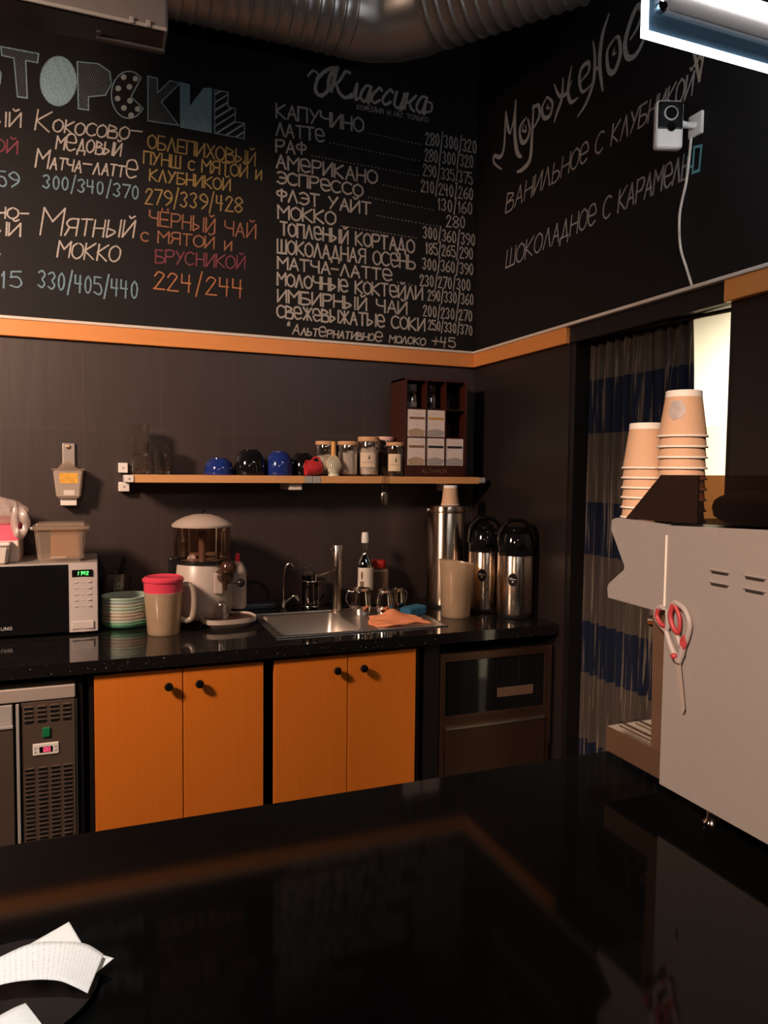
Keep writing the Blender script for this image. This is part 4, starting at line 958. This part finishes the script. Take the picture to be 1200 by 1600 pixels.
# power strip and cable at the wall
bm = B(); box(bm, (-1.155, -.052, CZ), (-.995, -.0005, CZ+.020), .004); tag(obj('cable_duct', bm, mat('blue_grey_plastic', (.09, .10, .13), .3)), 'grey cable duct lying on the worktop against the wall', 'cable duct')
bm = B(); tube(bm, smooth_path([(-1.168, -.03, CZ+.005), (-1.15, -.015, CZ+.06), (-1.09, -.012, CZ+.115), (-1.03, -.012, CZ+.09), (-1.012, -.012, CZ+.03)], 7), .004, 8); tag(obj('power_cord', bm, 'black_plastic'), 'black power cord looping above the cable duct', 'cord')

# ================================================================ wall shelf
SHZ, SHB, SHF = 1.572, 1.541, -.195
def shelf(x0, x1, label, brs):
    t = thing('wall_shelf', label, 'shelf', ((x0+x1)/2, 0, SHB)); ox = (x0+x1)/2
    bm = B(); box(bm, (x0-ox, SHF, 0), (x1-ox, -.002, SHZ-SHB), .002); obj('board', bm, 'shelf_wood', t)
    for lo, hi, m_ in brs:
        bm = B(); box(bm, (lo[0]-ox, lo[1], lo[2]-SHB), (hi[0]-ox, hi[1], hi[2]-SHB), .003)
        br = obj('bracket', bm, m_, t)
        if m_ != 'grey':
            bm = B(); lathe(bm, [(0, 0), (.004, 0), (.003, .002), (0, .002)], seg=12); bm.transform(Matrix.Translation(((lo[0]+hi[0])/2-ox, lo[1], (lo[2]+hi[2])/2-SHB)) @ Matrix.Rotation(PI/2, 4, 'X')); obj('screw', bm, 'grey', br)
    return t
shelf(-1.588, -.905, 'left wooden wall shelf with glasses and mugs', [((-1.622, -.20, 1.542), (-1.588, -.012, 1.570), 'white'), ((-1.640, -.05, 1.502), (-1.598, -.001, 1.540), 'white'), ((-1.640, -.06, 1.578), (-1.604, -.001, 1.618), 'white'), ((-.966, -.17, 1.512), (-.910, -.001, 1.541), 'cream')])
shelf(-.832, -.072, 'right wooden wall shelf with jars and tea rack', [((-.9045, SHF, 1.541), (-.870, -.002, 1.571), 'grey'), ((-.869, SHF, 1.541), (-.8325, -.002, 1.571), 'grey'), ((-.0715, SHF, 1.545), (-.040, -.002, 1.570), 'grey'), ((-.20, -.05, 1.505), (-.165, -.001, 1.541), 'white')])

def tumbler(loc, label, h, r, group='clear tumblers on the shelf'):
    bm = B(); lathe(bm, [(0, .004), (r*.80, 0), (r*.83, .004), (r, h), (r-.0018, h), (r*.80-.001, .012), (0, .010)], seg=16)
    o = obj('tumbler', bm, 'tumbler', loc=loc, angle=8); return tag(o, label, 'glass', group)
tumbler((-1.559, -.10, SHZ), 'lower clear tumbler of the stacked pair at the left shelf end', .128, .036)
tumbler((-1.558, -.10, SHZ+.073), 'upper clear tumbler of the stacked pair at the left shelf end', .128, .036)
tumbler((-1.474, -.10, SHZ), 'single clear tumbler right of the stacked pair', .120, .035)
def mug(x, y, r, h, m_, label, hd=None, tilt=0):
    t = thing('mug', label, 'mug', (x, y, SHZ), 0, 'upturned mugs on the shelf')
    bm = B(); lathe(bm, [(r*.97, 0), (r, .004), (r*.99, h*.35), (r*.90, h*.68), (r*.66, h*.92), (r*.55, h*.95), (r*.54, h), (r*.48, h), (r*.47, h*.95), (0, h*.94), (0, h*.90), (r*.62, h*.88), (r*.86, h*.66), (r*.94, .01), (r*.95, 0)], seg=40); obj('body', bm, m_, t)
    if hd is not None:
        u = Vector((math.cos(hd), math.sin(hd), 0)); zv = Vector((0, 0, 1))
        bm = B(); tube(bm, smooth_path([u*r*.96+zv*h*.15, u*r*1.28+zv*h*.2, u*r*1.34+zv*h*.5, u*r*1.15+zv*h*.72, u*r*.80+zv*h*.74], 6), .0055, 10); obj('handle', bm, m_, t)
    return t
mug(-1.247, -.10, .060, .070, 'blue', 'low blue cup upside down left of the black mug')
mug(-1.119, -.10, .066, .108, 'blackcer', 'large glossy black mug upside down between two blue ones', .9)
mug(-.992, -.10, .058, .103, 'blue', 'taller blue mug upside down right of the black mug', .6)
mug(-.878, -.062, .055, .100, 'blackcer', 'black mug behind the small red cup', -.6)
rc = thing('espresso_cup', 'small red cup lying on its side in front of the black mug', 'cup', (-.862, -.155, SHZ))
bm = B(); lathe(bm, [(0, 0), (.018, 0), (.026, .010), (.033, .040), (.034, .072), (.032, .072), (.030, .040), (.022, .012), (0, .008)], seg=36)
T2 = Matrix.Translation((.040, 0, .030)) @ Matrix.Rotation(math.radians(-94), 4, 'Y') @ Matrix.Rotation(.0, 4, 'Z'); 
T2 = Matrix.Translation((.044, 0, .0335)) @ Matrix.Rotation(math.radians(-90), 4, 'Y'); bm.transform(T2)
obj('body', bm, 'red', rc)
bm = B(); tube(bm, smooth_path([(.010, -.028, .042), (.030, -.036, .056), (.046, -.034, .054), (.050, -.022, .046)], 5) if False else smooth_path([(-.005, -.003, .064), (.010, -.004, .078), (.030, -.004, .076), (.036, -.003, .055)], 5), .004, 8)
obj('handle', bm, 'red', rc)

def jar(x, y, r, h, label, fill=None, lab=None, lidm='lid_wood', fillh=.6, lidh=.016):
    t = thing('glass_jar', label, 'jar', (x, y, SHZ), 0, 'lidded glass jars on the shelf')
    bm = B(); lathe(bm, [(0, .003), (r*.95, 0), (r, .004), (r, h-lidh-.006), (r*.96, h-lidh), (r*.92, h-lidh), (r*.95, h-lidh-.008), (r*.95, .008), (0, .006)], seg=40); obj('glass', bm, 'glass', t)
    bm = B(); lathe(bm, [(0, h-lidh), (r*1.02, h-lidh), (r*1.03, h-lidh*.8), (r*1.03, h-.002), (r*1.0, h), (0, h)], seg=40); obj('lid', bm, lidm, t)
    if fill:
        bm = B(); lathe(bm, [(0, .009), (r*.92, .009), (r*.92, h*fillh), (r*.6, h*fillh+.008), (0, h*fillh+.004)], seg=32)
        for v in bm.verts: v.co.z += .004*math.sin(v.co.x*120)*(v.co.z > .05)
        obj('contents', bm, fill, t)
    if lab:
        a0 = -2.03
        bm = B(); band(bm, lambda z: r, a0-.75, a0+.75, lab[0], lab[1]); lb = obj('label', bm, mat('kraft_label', lab[2], .7), t, keep=True)
        zc = (lab[0]+lab[1])/2
        bm = B(); patch(bm, lambda z: r+.0005, [(a0+.18+.09*math.sin(q)*(1-.5*(math.cos(q) > 0)), zc+.012+.011*math.cos(q)) for q in [2*PI*k/10 for k in range(10)]]); band(bm, lambda z: r+.0005, a0-.5, a0+.5, zc-.012, zc-.0105); obj('label_print', bm, mat('label_ink', (.05, .04, .035), .6), lb, keep=True)
    return t
pale = mat('pale_powder', (.66, .58, .50), .9, 0, .1, 40); dark = mat('dark_leaves', (.05, .02, .012), .9, 0, .4, 120, .5)
jar(-.772, -.052, .043, .153, 'wooden-lidded glass jar behind the bamboo whisk', pale, fillh=.55)
jar(-.683, -.100, .044, .153, 'wooden-lidded glass jar of white powder right of the whisk', pale, fillh=.66)
jar(-.585, -.100, .047, .175, 'tallest glass jar, with wooden lid and tan label', pale, (.040, .105, (.62, .48, .36)), fillh=.68, lidh=.020)
jar(-.487, -.048, .040, .180, 'glass jar with pinkish lid behind the dark tea jar', dark, lidm=mat('pinkish_lid', (.66, .40, .34), .5), fillh=.7, lidh=.018)
jar(-.476, -.148, .0395, .152, 'glass jar of dark tea with cream label beside the tea rack', dark, (.024, .100, (.66, .52, .36)), fillh=.80, lidh=.016)
wk = thing('whisk_stand', 'pale green ceramic whisk stand on the shelf', 'stand', (-.764, -.148, SHZ))
bm = B(); lathe(bm, [(0, 0), (.025, 0), (.026, .005), (.021, .012), (.024, .016), (.031, .032), (.030, .048), (.022, .066), (.013, .080), (.011, .080), (.018, .064), (.024, .046), (0, .03)], seg=36); obj('body', bm, mat('celadon', (.55, .56, .46), .3), wk, angle=60)
ws = thing('bamboo_whisk', 'bamboo tea whisk upright on the pale green stand', 'whisk', (-.764, -.148, SHZ+.0805))
bm = B(); lathe(bm, [(0, 0), (.0105, .0), (.0115, .02), (.010, .055), (.0095, .068), (0, .068)], seg=24); obj('handle', bm, mat('bamboo', (.62, .32, .09), .5), ws)
bm = B()
for k in range(24):
    a = 2*PI*k/24; tube(bm, smooth_path([(.010*math.cos(a), .010*math.sin(a), .008), (.026*math.cos(a), .026*math.sin(a), -.012), (.0345*math.cos(a), .0345*math.sin(a), -.034), (.033*math.cos(a), .033*math.sin(a), -.048)], 3), .0012, 5)
obj('tines', bm, mat('pale_bamboo', (.60, .50, .34), .6), ws)

# tea rack
RY, RB = -.178, -.006
rx = [X(u, RY, 700) for u in (621, 636.5, 666.5, 696.5, 726, 733)]
zt = [Z(680, v, RY) for v in (592, 638.5, 682.5, 727, 744)]
tr = thing('tea_rack', 'dark mahogany tea display rack on the right shelf end', 'rack', ((rx[0]+rx[-1])/2, 0, SHZ)); ox = (rx[0]+rx[-1])/2
bm = B(); W0, W1 = rx[1]-.012-ox, rx[4]+.012-ox; H0 = zt[0]-SHZ
box(bm, (W0, RY+.004, 0), (W0+.010, RB, H0), .001); box(bm, (W1-.010, RY+.004, 0), (W1, RB, H0), .001); box(bm, (W0+.01, RB-.008, 0), (W1-.01, RB, H0)); box(bm, (W0, RY+.01, H0-.01), (W1, RB, H0))
obj('case', bm, 'mahogany', tr)
bm = B(); box(bm, (W0+.01, RY, 0), (W1-.01, RY+.03, zt[3]-SHZ-.003), .001); fb = obj('base_board', bm, 'mahogany', tr)
sh = []
for z in zt[1:4]:
    bm = B(); box(bm, (W0+.01, RY+.006, z-SHZ-.005), (W1-.01, RB-.008, z-SHZ-.001)); obj('shelf', bm, 'mahogany', tr)
for x in rx[2:4]:
    bm = B(); box(bm, (x-.0015-ox, RY+.004, zt[3]-SHZ), (x+.0015-ox, RB-.008, H0-.01)); obj('divider', bm, 'mahogany', tr)
bm = B()
for i, ch in enumerate('ALTHAUS'):
    for s in layout(ch)[0]: ribbon(bm, [Vector((rx[2]-.022-ox+i*.0185+p[0]*.019, RY-.0006, (zt[3]+zt[4])/2-SHZ-.010+p[1]*.0165)) for p in s], .0017, Vector((0, -1, 0)))
obj('lettering', bm, mat('worn_gold', (.30, .19, .13), .5), fb, keep=True)
card = mat('tea_box_card', (.70, .58, .53), .6, 0, .03); 
def teabox(col, row, label, stripe, photo):
    x0, x1 = rx[col+1]+.003, rx[col+2]-.003; z0, z1 = zt[row+1]+.0, zt[row]-.006
    t = thing('tea_box', label, 'box', ((x0+x1)/2, (RY+RB)/2, z0-.0008)); w_ = (x1-x0)/2; h = z1-z0; d_ = .078
    bm = B(); box(bm, (-w_, -d_, 0), (w_, d_, h), .001); obj('carton', bm, card, t)
    bm = B(); y = -d_-.0006; box(bm, (-w_*.80, y, h*.64), (w_*.88, -d_+.001, h*.73)); obj('stripe', bm, stripe, t)
    bm = B(); n = 14
    vs = [bm.verts.new((-w_*.95+1.9*w_*k/n, y, h*(.21+.09*math.sin(PI*k/n)+.01*math.sin(3*k)))) for k in range(n+1)]+[bm.verts.new((w_*.8, y, h*.02)), bm.verts.new((-w_*.8, y, h*.02))]
    bm.faces.new(vs); obj('picture', bm, photo, t, keep=True)
    bm = B(); box(bm, (-w_*.05, y, h*.43), (w_*.07, -d_+.001, h*.46)); box(bm, (-w_*.5, y, h*.84), (w_*.6, -d_+.001, h*.85)); obj('print', bm, mat('grey_ink', (.42, .35, .32), .6), t)
brs_ = mat('brown_stripe', (.22, .13, .06), .5); gold = mat('gold_stripe', (.52, .26, .06), .5); navy = mat('black_stripe', (.02, .02, .025), .5)
ph1 = mat('tan_cup_picture', (.42, .29, .19), .6, 0, .35, 50); ph2 = mat('grey_cup_picture', (.36, .31, .29), .6, 0, .6, 50, stretch=(1, 1, 4))
teabox(0, 1, 'white tea box with brown stripe in the rack middle row, left', brs_, ph1)
teabox(1, 1, 'white tea box with golden stripe in the rack middle row', gold, ph2)
teabox(0, 2, 'white tea box with brown stripe in the rack bottom row, left', brs_, ph1)
teabox(1, 2, 'white tea box with black stripe, middle of the rack bottom row', navy, ph2)
teabox(2, 2, 'white tea box with black stripe, right end of the rack bottom row', navy, ph2)
def minijar(x, label, m_lid, fill):
    t = thing('spice_jar', label, 'jar', (x, RY+.06, zt[1]-.001))
    bm = B(); lathe(bm, [(0, .002), (.026, 0), (.028, .004), (.028, .062), (.020, .078), (.018, .078), (.026, .060), (.026, .008), (0, .006)], seg=32); obj('glass', bm, 'glass', t)
    bm = B(); lathe(bm, [(0, .078), (.024, .078), (.025, .082), (.025, .108), (.022, .110), (0, .110)], seg=32); obj('lid', bm, m_lid, t)
    bm = B(); lathe(bm, [(0, .008), (.0255, .008), (.0255, .030), (0, .034)], seg=28); obj('contents', bm, fill, t)
minijar((rx[1]+rx[2])/2-.006, 'small jar with grey lid and pale contents, top left of the rack', mat('dull_grey_lid', (.12, .10, .09), .5), pale)
minijar((rx[2]+rx[3])/2-.006, 'small dark jar in the top middle compartment of the rack', 'mahogany', dark)
# hanging scoop
q = at(600, 752, 1, SHF-.004)
sp_ = thing('scoop', 'small metal scoop hanging from the right shelf edge', 'scoop', (q.x, SHF-.005, SHZ+.001))
bm = B(); tube(bm, smooth_path([(-.008, .02, .002), (-.009, -.002, .002), (-.009, -.003, -.03), (-.008, -.003, -.072)], 4), .0016, 8); tube(bm, smooth_path([(.008, .02, .002), (.009, -.002, .002), (.009, -.003, -.03), (.008, -.003, -.072)], 4), .0016, 8); tube(bm, [(-.008, .02, .002), (.008, .02, .002)], .0016, 8); obj('handle', bm, 'chrome', sp_)
bm = B(); n = 12; rows = []
for j, (z, r_) in enumerate([(-.070, .012), (-.078, .016), (-.105, .017), (-.125, .013)]):
    rows.append([bm.verts.new((r_*math.cos(PI*k/n), -.004-.010*math.sin(PI*k/n)*(r_/.017), z-(.004*math.cos(PI*k/n) if j == 3 else 0))) for k in range(n+1)])
for a, b in zip(rows, rows[1:]):
    for k in range(n): bm.faces.new((a[k], a[k+1], b[k+1], b[k]))
bm.faces.new(rows[0]); bmesh.ops.solidify(bm, geom=bm.faces[:], thickness=.0012); obj('bowl', bm, 'steel', sp_)

# ================================================================ bar counter in front
BZ = .99
br = thing('bar_counter', 'glossy black bar counter filling the foreground', 'counter', (-2.0, -2.38, 0))
bm = B(); box(bm, (-2.6, -.50, BZ-.04), (1.995, .462, BZ), .003); obj('top', bm, 'bar', br)
bm = B(); box(bm, (-2.55, -.42, 0), (1.99, .42, BZ-.04)); obj('base', bm, 'black', br)

# espresso machine
PX = -.786
em = thing('espresso_machine', 'large espresso machine with pale side panel on the bar', 'coffee machine', (PX, -2.38, BZ)); oy = 2.38
def py(v): return v+oy
YF = -2.183
bm = B(); prism(bm, [(py(YF), .047), (py(YF-.001), .517), (py(-2.393), .5255), (py(-2.60), .534), (py(-2.60), .047)], 0, -.001, .012, .0015); sp2 = obj('side_panel', bm, 'panel', em)
for (ya, za) in [(-2.287, .4485), (-2.287, .4285), (-2.356, .4485), (-2.356, .4285)]:
    bm = B(); box(bm, (-.0025, py(ya-.036), za-.003), (.002, py(ya), za+.003), .0025, 2); lv = obj('louver', bm, mat('louver_dark', (.03, .025, .022), .5), sp2)
    bm = B(); box(bm, (-.0035, py(ya-.040), za+.002), (.001, py(ya+.003), za+.005), .0012); obj('louver_lip', bm, 'panel', lv)
hp = [at(u, v, 0, PX) for u, v in [(1043, 820), (962, 809), (955, 812), (954, 828), (974.5, 884), (974, 890), (950, 912), (948, 918), (949, 934), (1028, 956), (1041, 940)]]
bm = B(); prism(bm, [(py(p.y), p.z-BZ) for p in hp], 0, .0005, .012, .0012); obj('head_cheek', bm, 'panel', em)
bm = B(); prism(bm, [(py(YF-.0018), .36), (py(YF-.0018), .500), (py(YF+.0012), .500), (py(YF+.0012), .36)], 0, -.0025, .004); obj('painted_glint', bm, 'cupwhite', em)  # matte white strip painted in as the glint on the polished edge
bm = B(); box(bm, (.0125, py(-2.595), .047), (.70, py(-2.20), .515), .003); obj('body', bm, mat('dark_bronze_body', (.20, .125, .085), .4, .6), em)
bm = B(); prism(bm, [(py(-2.20), .10), (py(-2.20), .37), (py(-2.145), .37), (py(-2.152), .10)], 0, .006, .69, .001); obj('group_wall', bm, mat('brown_steel', (.22, .135, .09), .4, .6), em)
bm = B(); prism(bm, [(py(-2.2), .365), (py(-2.18), .516), (py(-2.04), .510), (py(-2.075), .425), (py(-2.03), .385), (py(-2.03), .362)], 0, .0125, .69, .001); obj('head', bm, 'satin', em)
dtp = [at(u, v, 0, PX) for u, v in [(945, 1133), (945, 1172), (1030, 1222), (1030, 1172)]]
zt0, zb0 = dtp[0].z-BZ, dtp[1].z-BZ
bm = B(); prism(bm, [(py(-2.03), zb0), (py(-2.03), zt0), (py(-2.205), zt0), (py(-2.205), zb0)], 0, .001, .69, .002); dr = obj('drip_tray', bm, mat('brown_tray', (.17, .10, .065), .4, .55), em)
bm = B()
for k in range(16): box(bm, (.03+.04*k, py(-2.15), dtp[0].z-BZ+.004), (.034+.04*k, py(-2.035), dtp[0].z-BZ+.007))
obj('tray_grid', bm, 'chrome', dr)
for gx_ in (.18, .48):
    bm = B(); lathe(bm, [(0, .30), (.034, .30), (.036, .31), (.036, .365), (0, .365)], c=(gx_, py(-2.095)), seg=28); tube(bm, [(gx_, py(-2.075), .305), (gx_, py(-1.99), .292), (gx_, py(-1.95), .288)], [.010, .013, .013], 14); tube(bm, [(gx_, py(-2.095), .30), (gx_, py(-2.095), .262)], .008, 12); obj('brew_group', bm, 'chrome', em)
for x, y in ((.045, -2.265), (.65, -2.265), (.045, -2.55), (.65, -2.55)):
    bm = B(); lathe(bm, [(0, 0), (.016, 0), (.017, .006), (.011, .014), (.011, .049), (0, .049)], c=(x, py(y)), seg=20); obj('foot', bm, 'chrome', em)
TZ = .5155
gz = Z  # top guard of brown acrylic
g0, g1 = at(975, 803, 0, PX), at(1030, 742, 0, PX)
gm = -2.247; gt = g1.z-BZ
bm = B(); prism(bm, [(py(g0.y), .522), (py(g1.y), gt), (py(gm), gt+.0005), (py(gm), .5245)], 0, .004, .008); obj('guard_end', bm, mat('dark_bronze_gloss', (.018, .010, .007), .12), em)
bm = B(); prism(bm, [(py(gm-.0005), .5245), (py(gm-.0005), gt+.0005), (py(-2.58), gt+.002), (py(-2.58), .536)], 0, .004, .008); gd = obj('cup_guard', bm, 'brownacrylic', em)
bm = B(); prism(bm, [(py(g0.y), .522), (py(g1.y), g1.z-BZ), (py(-2.58), g1.z-BZ+.002), (py(-2.58), .536)], 0, .684, .688); obj('cup_guard', bm, 'brownacrylic', em)
bm = B(); box(bm, (.008, py(-2.19), TZ), (.69, py(-2.05), .518)); box(bm, (.008, py(-2.59), TZ), (.69, py(-2.19), .518)); obj('cup_tray', bm, 'black', em)
cg = BZ+.5182
# bundle on top
bm = B(); bmesh.ops.create_icosphere(bm, subdivisions=3, radius=1)
for v in bm.verts:
    p = v.co.copy(); k = 1+.05*math.sin(4*p.x+3*p.y)+.04*math.sin(6*p.y)
    v.co = Vector((p.x*.10*k, math.copysign(abs(p.y)**.7, p.y)*.11*k, max(-.03, math.copysign(abs(p.z)**.75, p.z)*.033)+.03))
q = at(1165, 800, 0, -.66)
tag(obj('folded_cover', bm, mat('black_fabric', (.007, .007, .007), .8, 0, .2, 60, .3), loc=(-.62, q.y-.03, cg)), 'black rounded bundle lying on the espresso machine behind the brown guard', 'cover')
# cup stacks
def stack(u, D, rim_v, n, names, which, logo):
    d = fw + rt*((u-600)/F) - up*((742-800)/F); p = CAM + d*D
    zr = lambda v: (CAM + (fw + rt*((u-600)/F) - up*((v-800)/F))*D).z
    z0 = zr(rim_v); step = zr(rim_v)-zr(rim_v+(16.5 if which == 'right' else 14.3))
    k = 0; z = z0
    while z >= cg and k < n:
        lab = ('%s paper cup of the taller right stack on the espresso machine' if which == 'right' else '%s paper cup of the lower left stack on the espresso machine') % names[k]
        if k == 0 and logo: lab = 'topmost paper cup of the taller right stack, with grey printed mark'
        zz = z if (z-step >= cg) else z
        h = zr(610)-z0 if which == 'right' else zr(660)-z0
        paper_cup((p.x, p.y, z), lab, h, .0435, .0325, 'cup', 'paper cups stacked on the espresso machine', logo and k == 0)
        z -= step; k += 1
    return z+step
names = ['topmost', 'second from top', 'third from top', 'fourth from top', 'fifth from top', 'sixth from top', 'seventh from top', 'eighth from top', 'ninth from top']
def seat(u, D, top_v, rim_v, which, logo):
    """stack whose lowest rim rests on the cup tray and whose top cup shows at the right height"""
    f = lambda v: (CAM + (fw + rt*((u-600)/F) - up*((v-800)/F))*D)
    h = f(top_v).z-f(rim_v).z; n = round((f(rim_v).z-cg)/.0198)+1; step = (f(rim_v).z-cg)/(n-1); p = f(742)
    for k in range(n):
        nm = 'topmost' if k == 0 else ('lowest' if k == n-1 else names[k])
        lab = ('%s paper cup of the taller right stack on the espresso machine' if which == 'right' else '%s paper cup of the lower left stack on the espresso machine') % nm
        if logo and k == 0: lab = 'topmost paper cup of the taller right stack, with grey printed mark'
        paper_cup((p.x, p.y, f(rim_v).z-step*k), lab, h, .0435, .0325, 'cup', 'paper cups stacked on the espresso machine', logo and k == 0)
seat(1064.5, 1.40, 612, 684, 'right', True)
seat(1007.5, 1.50, 662, 733, 'left', False)

# scissors hanging on the side panel
scz = thing('scissors', 'red and grey handled scissors hanging on the espresso machine side panel', 'scissors', (PX-.004, -2.215, 1.28))
gr_ = mat('grey_handle', (.36, .31, .30), .45); rd_ = mat('red_grip', (.42, .045, .055), .5)
def S3(u, v, off=0): p = at(u, v, 0, PX-.006-off); return p-Vector((PX-.004, -2.215, 1.28))
zz = lambda x, y: (880+x/2.857, 780+y/2.857)
def loopS(pts, r, nm, m_, off=.004, closed=True, par=scz):
    bm = B(); q = [S3(*zz(*p), off) for p in pts]
    if closed:
        q = smooth_path(q+[q[0]], 5)[:-1]
    else: q = smooth_path(q, 5)
    tube(bm, q, r, 10, closed=closed); return obj(nm, bm, m_, par)
h1 = loopS([(500, 460), (540, 490), (563, 550), (555, 610), (530, 660), (505, 600), (480, 540), (478, 480)], .0050, 'handle', gr_)
loopS([(490, 470), (478, 520), (492, 575), (512, 600)], .0042, 'grip', rd_, .007, False, h1)
loopS([(497, 472), (518, 520), (520, 570), (512, 600)], .0036, 'grip', rd_, .006, False, h1)
h2 = loopS([(438, 480), (462, 505), (468, 550), (460, 585), (435, 560), (415, 525), (418, 490)], .0046, 'handle', gr_)
loopS([(425, 492), (418, 520), (435, 555), (455, 568)], .0042, 'grip', rd_, .007, False, h2)
loopS([(530, 655), (532, 630), (545, 615), (540, 655), (530, 668)], .004, 'grip', rd_, .006, True, h1)
bm = B(); tube(bm, [S3(*zz(*p), .004) for p in [(458, 580), (475, 640), (495, 690), (515, 725)]], [.005, .006, .0075, .005], 10); tube(bm, [S3(*zz(*p), .005) for p in [(535, 655), (528, 690), (515, 728)]], [.006, .006, .005], 10); obj('shank', bm, gr_, scz)
bm = B(); bmesh.ops.create_uvsphere(bm, u_segments=16, v_segments=8, radius=.0055, matrix=Matrix.Translation(S3(*zz(494, 700), .009))); obj('pivot', bm, rd_, scz)
bm = B()
for pl, off in (([(500, 718), (516, 722), (541, 945), (533, 960)], .0005), ([(514, 722), (524, 722), (544, 935), (538, 955)], .003)):
    a = [bm.verts.new(S3(*zz(*p), off)) for p in pl]; b = [bm.verts.new(S3(*zz(*p), off+.0016)) for p in pl]
    bm.faces.new(a); bm.faces.new(b[::-1])
    for k in range(4): bm.faces.new((a[k], b[k], b[(k+1) % 4], a[(k+1) % 4]))
obj('blades', bm, 'rimsteel', scz)
bm = B(); tube(bm, [S3(*zz(448, 500), -.006), S3(*zz(448, 500), .012)], .003, 10); tube(bm, [S3(*zz(448, 500), .012), S3(*zz(444, 494), .013)], .003, 10); obj('hook', bm, 'chrome', em).location = Vector((PX-.004, -2.215, 1.28))-Vector((PX, -2.38, BZ))

# money tray and receipts
tyc = at(16, 1560, 2, BZ)
bm = B(); lathe(bm, [(0, 0), (.078, 0), (.084, .002), (.094, .007), (.096, .009), (.093, .009), (.080, .005), (0, .004)], c=(-1.855+1.855, 0), seg=56)
tag(obj('money_tray', bm, mat('dark_brown_dish', (.012, .009, .008), .4), loc=(tyc.x, tyc.y, BZ), angle=60), 'round dark dish under the receipts on the bar', 'dish')
rp = mat('receipt_paper', (.88, .86, .83), .75, 0, .02)
nt = rp.node_tree; N = nt.nodes; L = nt.links; b0 = N['Principled BSDF']; old = b0.inputs['Base Color'].links[0].from_socket
uv = N.new('ShaderNodeUVMap'); sp = N.new('ShaderNodeSeparateXYZ'); L.new(uv.outputs[0], sp.inputs[0])
m1 = N.new('ShaderNodeMath'); m1.operation = 'MULTIPLY'; m1.inputs[1].default_value = 34; L.new(sp.outputs[0], m1.inputs[0])
m2 = N.new('ShaderNodeMath'); m2.operation = 'FRACT'; L.new(m1.outputs[0], m2.inputs[0])
m3 = N.new('ShaderNodeMath'); m3.operation = 'LESS_THAN'; m3.inputs[1].default_value = .33; L.new(m2.outputs[0], m3.inputs[0])
mp = N.new('ShaderNodeMapping'); mp.inputs['Scale'].default_value = (34, 26, 1); L.new(uv.outputs[0], mp.inputs[0])
ns = N.new('ShaderNodeTexNoise'); ns.inputs['Scale'].default_value = 1.6; L.new(mp.outputs[0], ns.inputs['Vector'])
m4 = N.new('ShaderNodeMath'); m4.operation = 'GREATER_THAN'; m4.inputs[1].default_value = .52; L.new(ns.outputs['Fac'], m4.inputs[0])
m5 = N.new('ShaderNodeMath'); m5.operation = 'MULTIPLY'; L.new(m3.outputs[0], m5.inputs[0]); L.new(m4.outputs[0], m5.inputs[1])
m6 = N.new('ShaderNodeMath'); m6.operation = 'MULTIPLY'; m6.inputs[1].default_value = .35; L.new(m5.outputs[0], m6.inputs[0])
mx = N.new('ShaderNodeMix'); mx.data_type = 'RGBA'; L.new(m6.outputs[0], mx.inputs['Factor']); L.new(old, mx.inputs['A']); mx.inputs['B'].default_value = (.35, .30, .30, 1)
L.new(mx.outputs['Result'], b0.inputs['Base Color'])
def sheet(top, bot, zs, name, label, m_, n=28):
    """curled paper: far and near edges as photo points with the height of the paper above the bar along its length"""
    bm = B(); uvl = bm.loops.layers.uv.new('UVMap')
    A = smooth_path([Vector((*p, 0)) for p in top], 8); Bm = smooth_path([Vector((*p, 0)) for p in bot], 8); Zs = smooth_path([Vector((z, 0, 0)) for z in zs], 8)
    k = len(A); rows = []
    for j in range(k):
        a = at(A[j].x, A[j].y, 2, BZ+Zs[j].x); b = at(Bm[j].x, Bm[j].y, 2, BZ+Zs[j].x*.9)
        rows.append([(bm.verts.new(a.lerp(b, t/8)), (j/(k-1), t/8)) for t in range(9)])
    for r0, r1 in zip(rows, rows[1:]):
        for t in range(8):
            q = (r0[t], r0[t+1], r1[t+1], r1[t]); f = bm.faces.new([x[0] for x in q])
            for lp, x in zip(f.loops, q): lp[uvl].uv = x[1]
    o = obj(name, bm, m_, angle=180, keep=True)
    sm = o.modifiers.new('thickness', 'SOLIDIFY'); sm.thickness = .0003
    return tag(o, label, 'receipt', 'till receipts')
sheet([(-90, 1540), (-40, 1515), (0, 1495), (50, 1474), (100, 1471), (135, 1475), (162, 1491)], [(-110, 1590), (-50, 1560), (0, 1539), (50, 1531), (90, 1532), (115, 1541), (137, 1552)], [.018, .022, .030, .036, .034, .028, .020], 'receipt', 'white printed till receipt arched over the dark dish', rp)
sheet([(20, 1490), (66, 1464), (108, 1440)], [(60, 1520), (100, 1498), (128, 1474)], [.018, .022, .020], 'receipt', 'blank-backed receipt corner pointing up behind the arched receipt', M['paper'])
sheet([(105, 1492), (145, 1489), (178, 1497)], [(100, 1530), (128, 1529), (149, 1521)], [.014, .013, .013], 'receipt', 'small receipt tip poking out to the right under the arched receipt', M['paper'])
sheet([(-60, 1640), (-20, 1600), (15, 1578), (40, 1567)], [(-10, 1690), (30, 1655), (62, 1625), (75, 1612)], [.016, .018, .020, .017], 'receipt', 'white receipt lowest in the picture, at the near edge of the dish', rp)
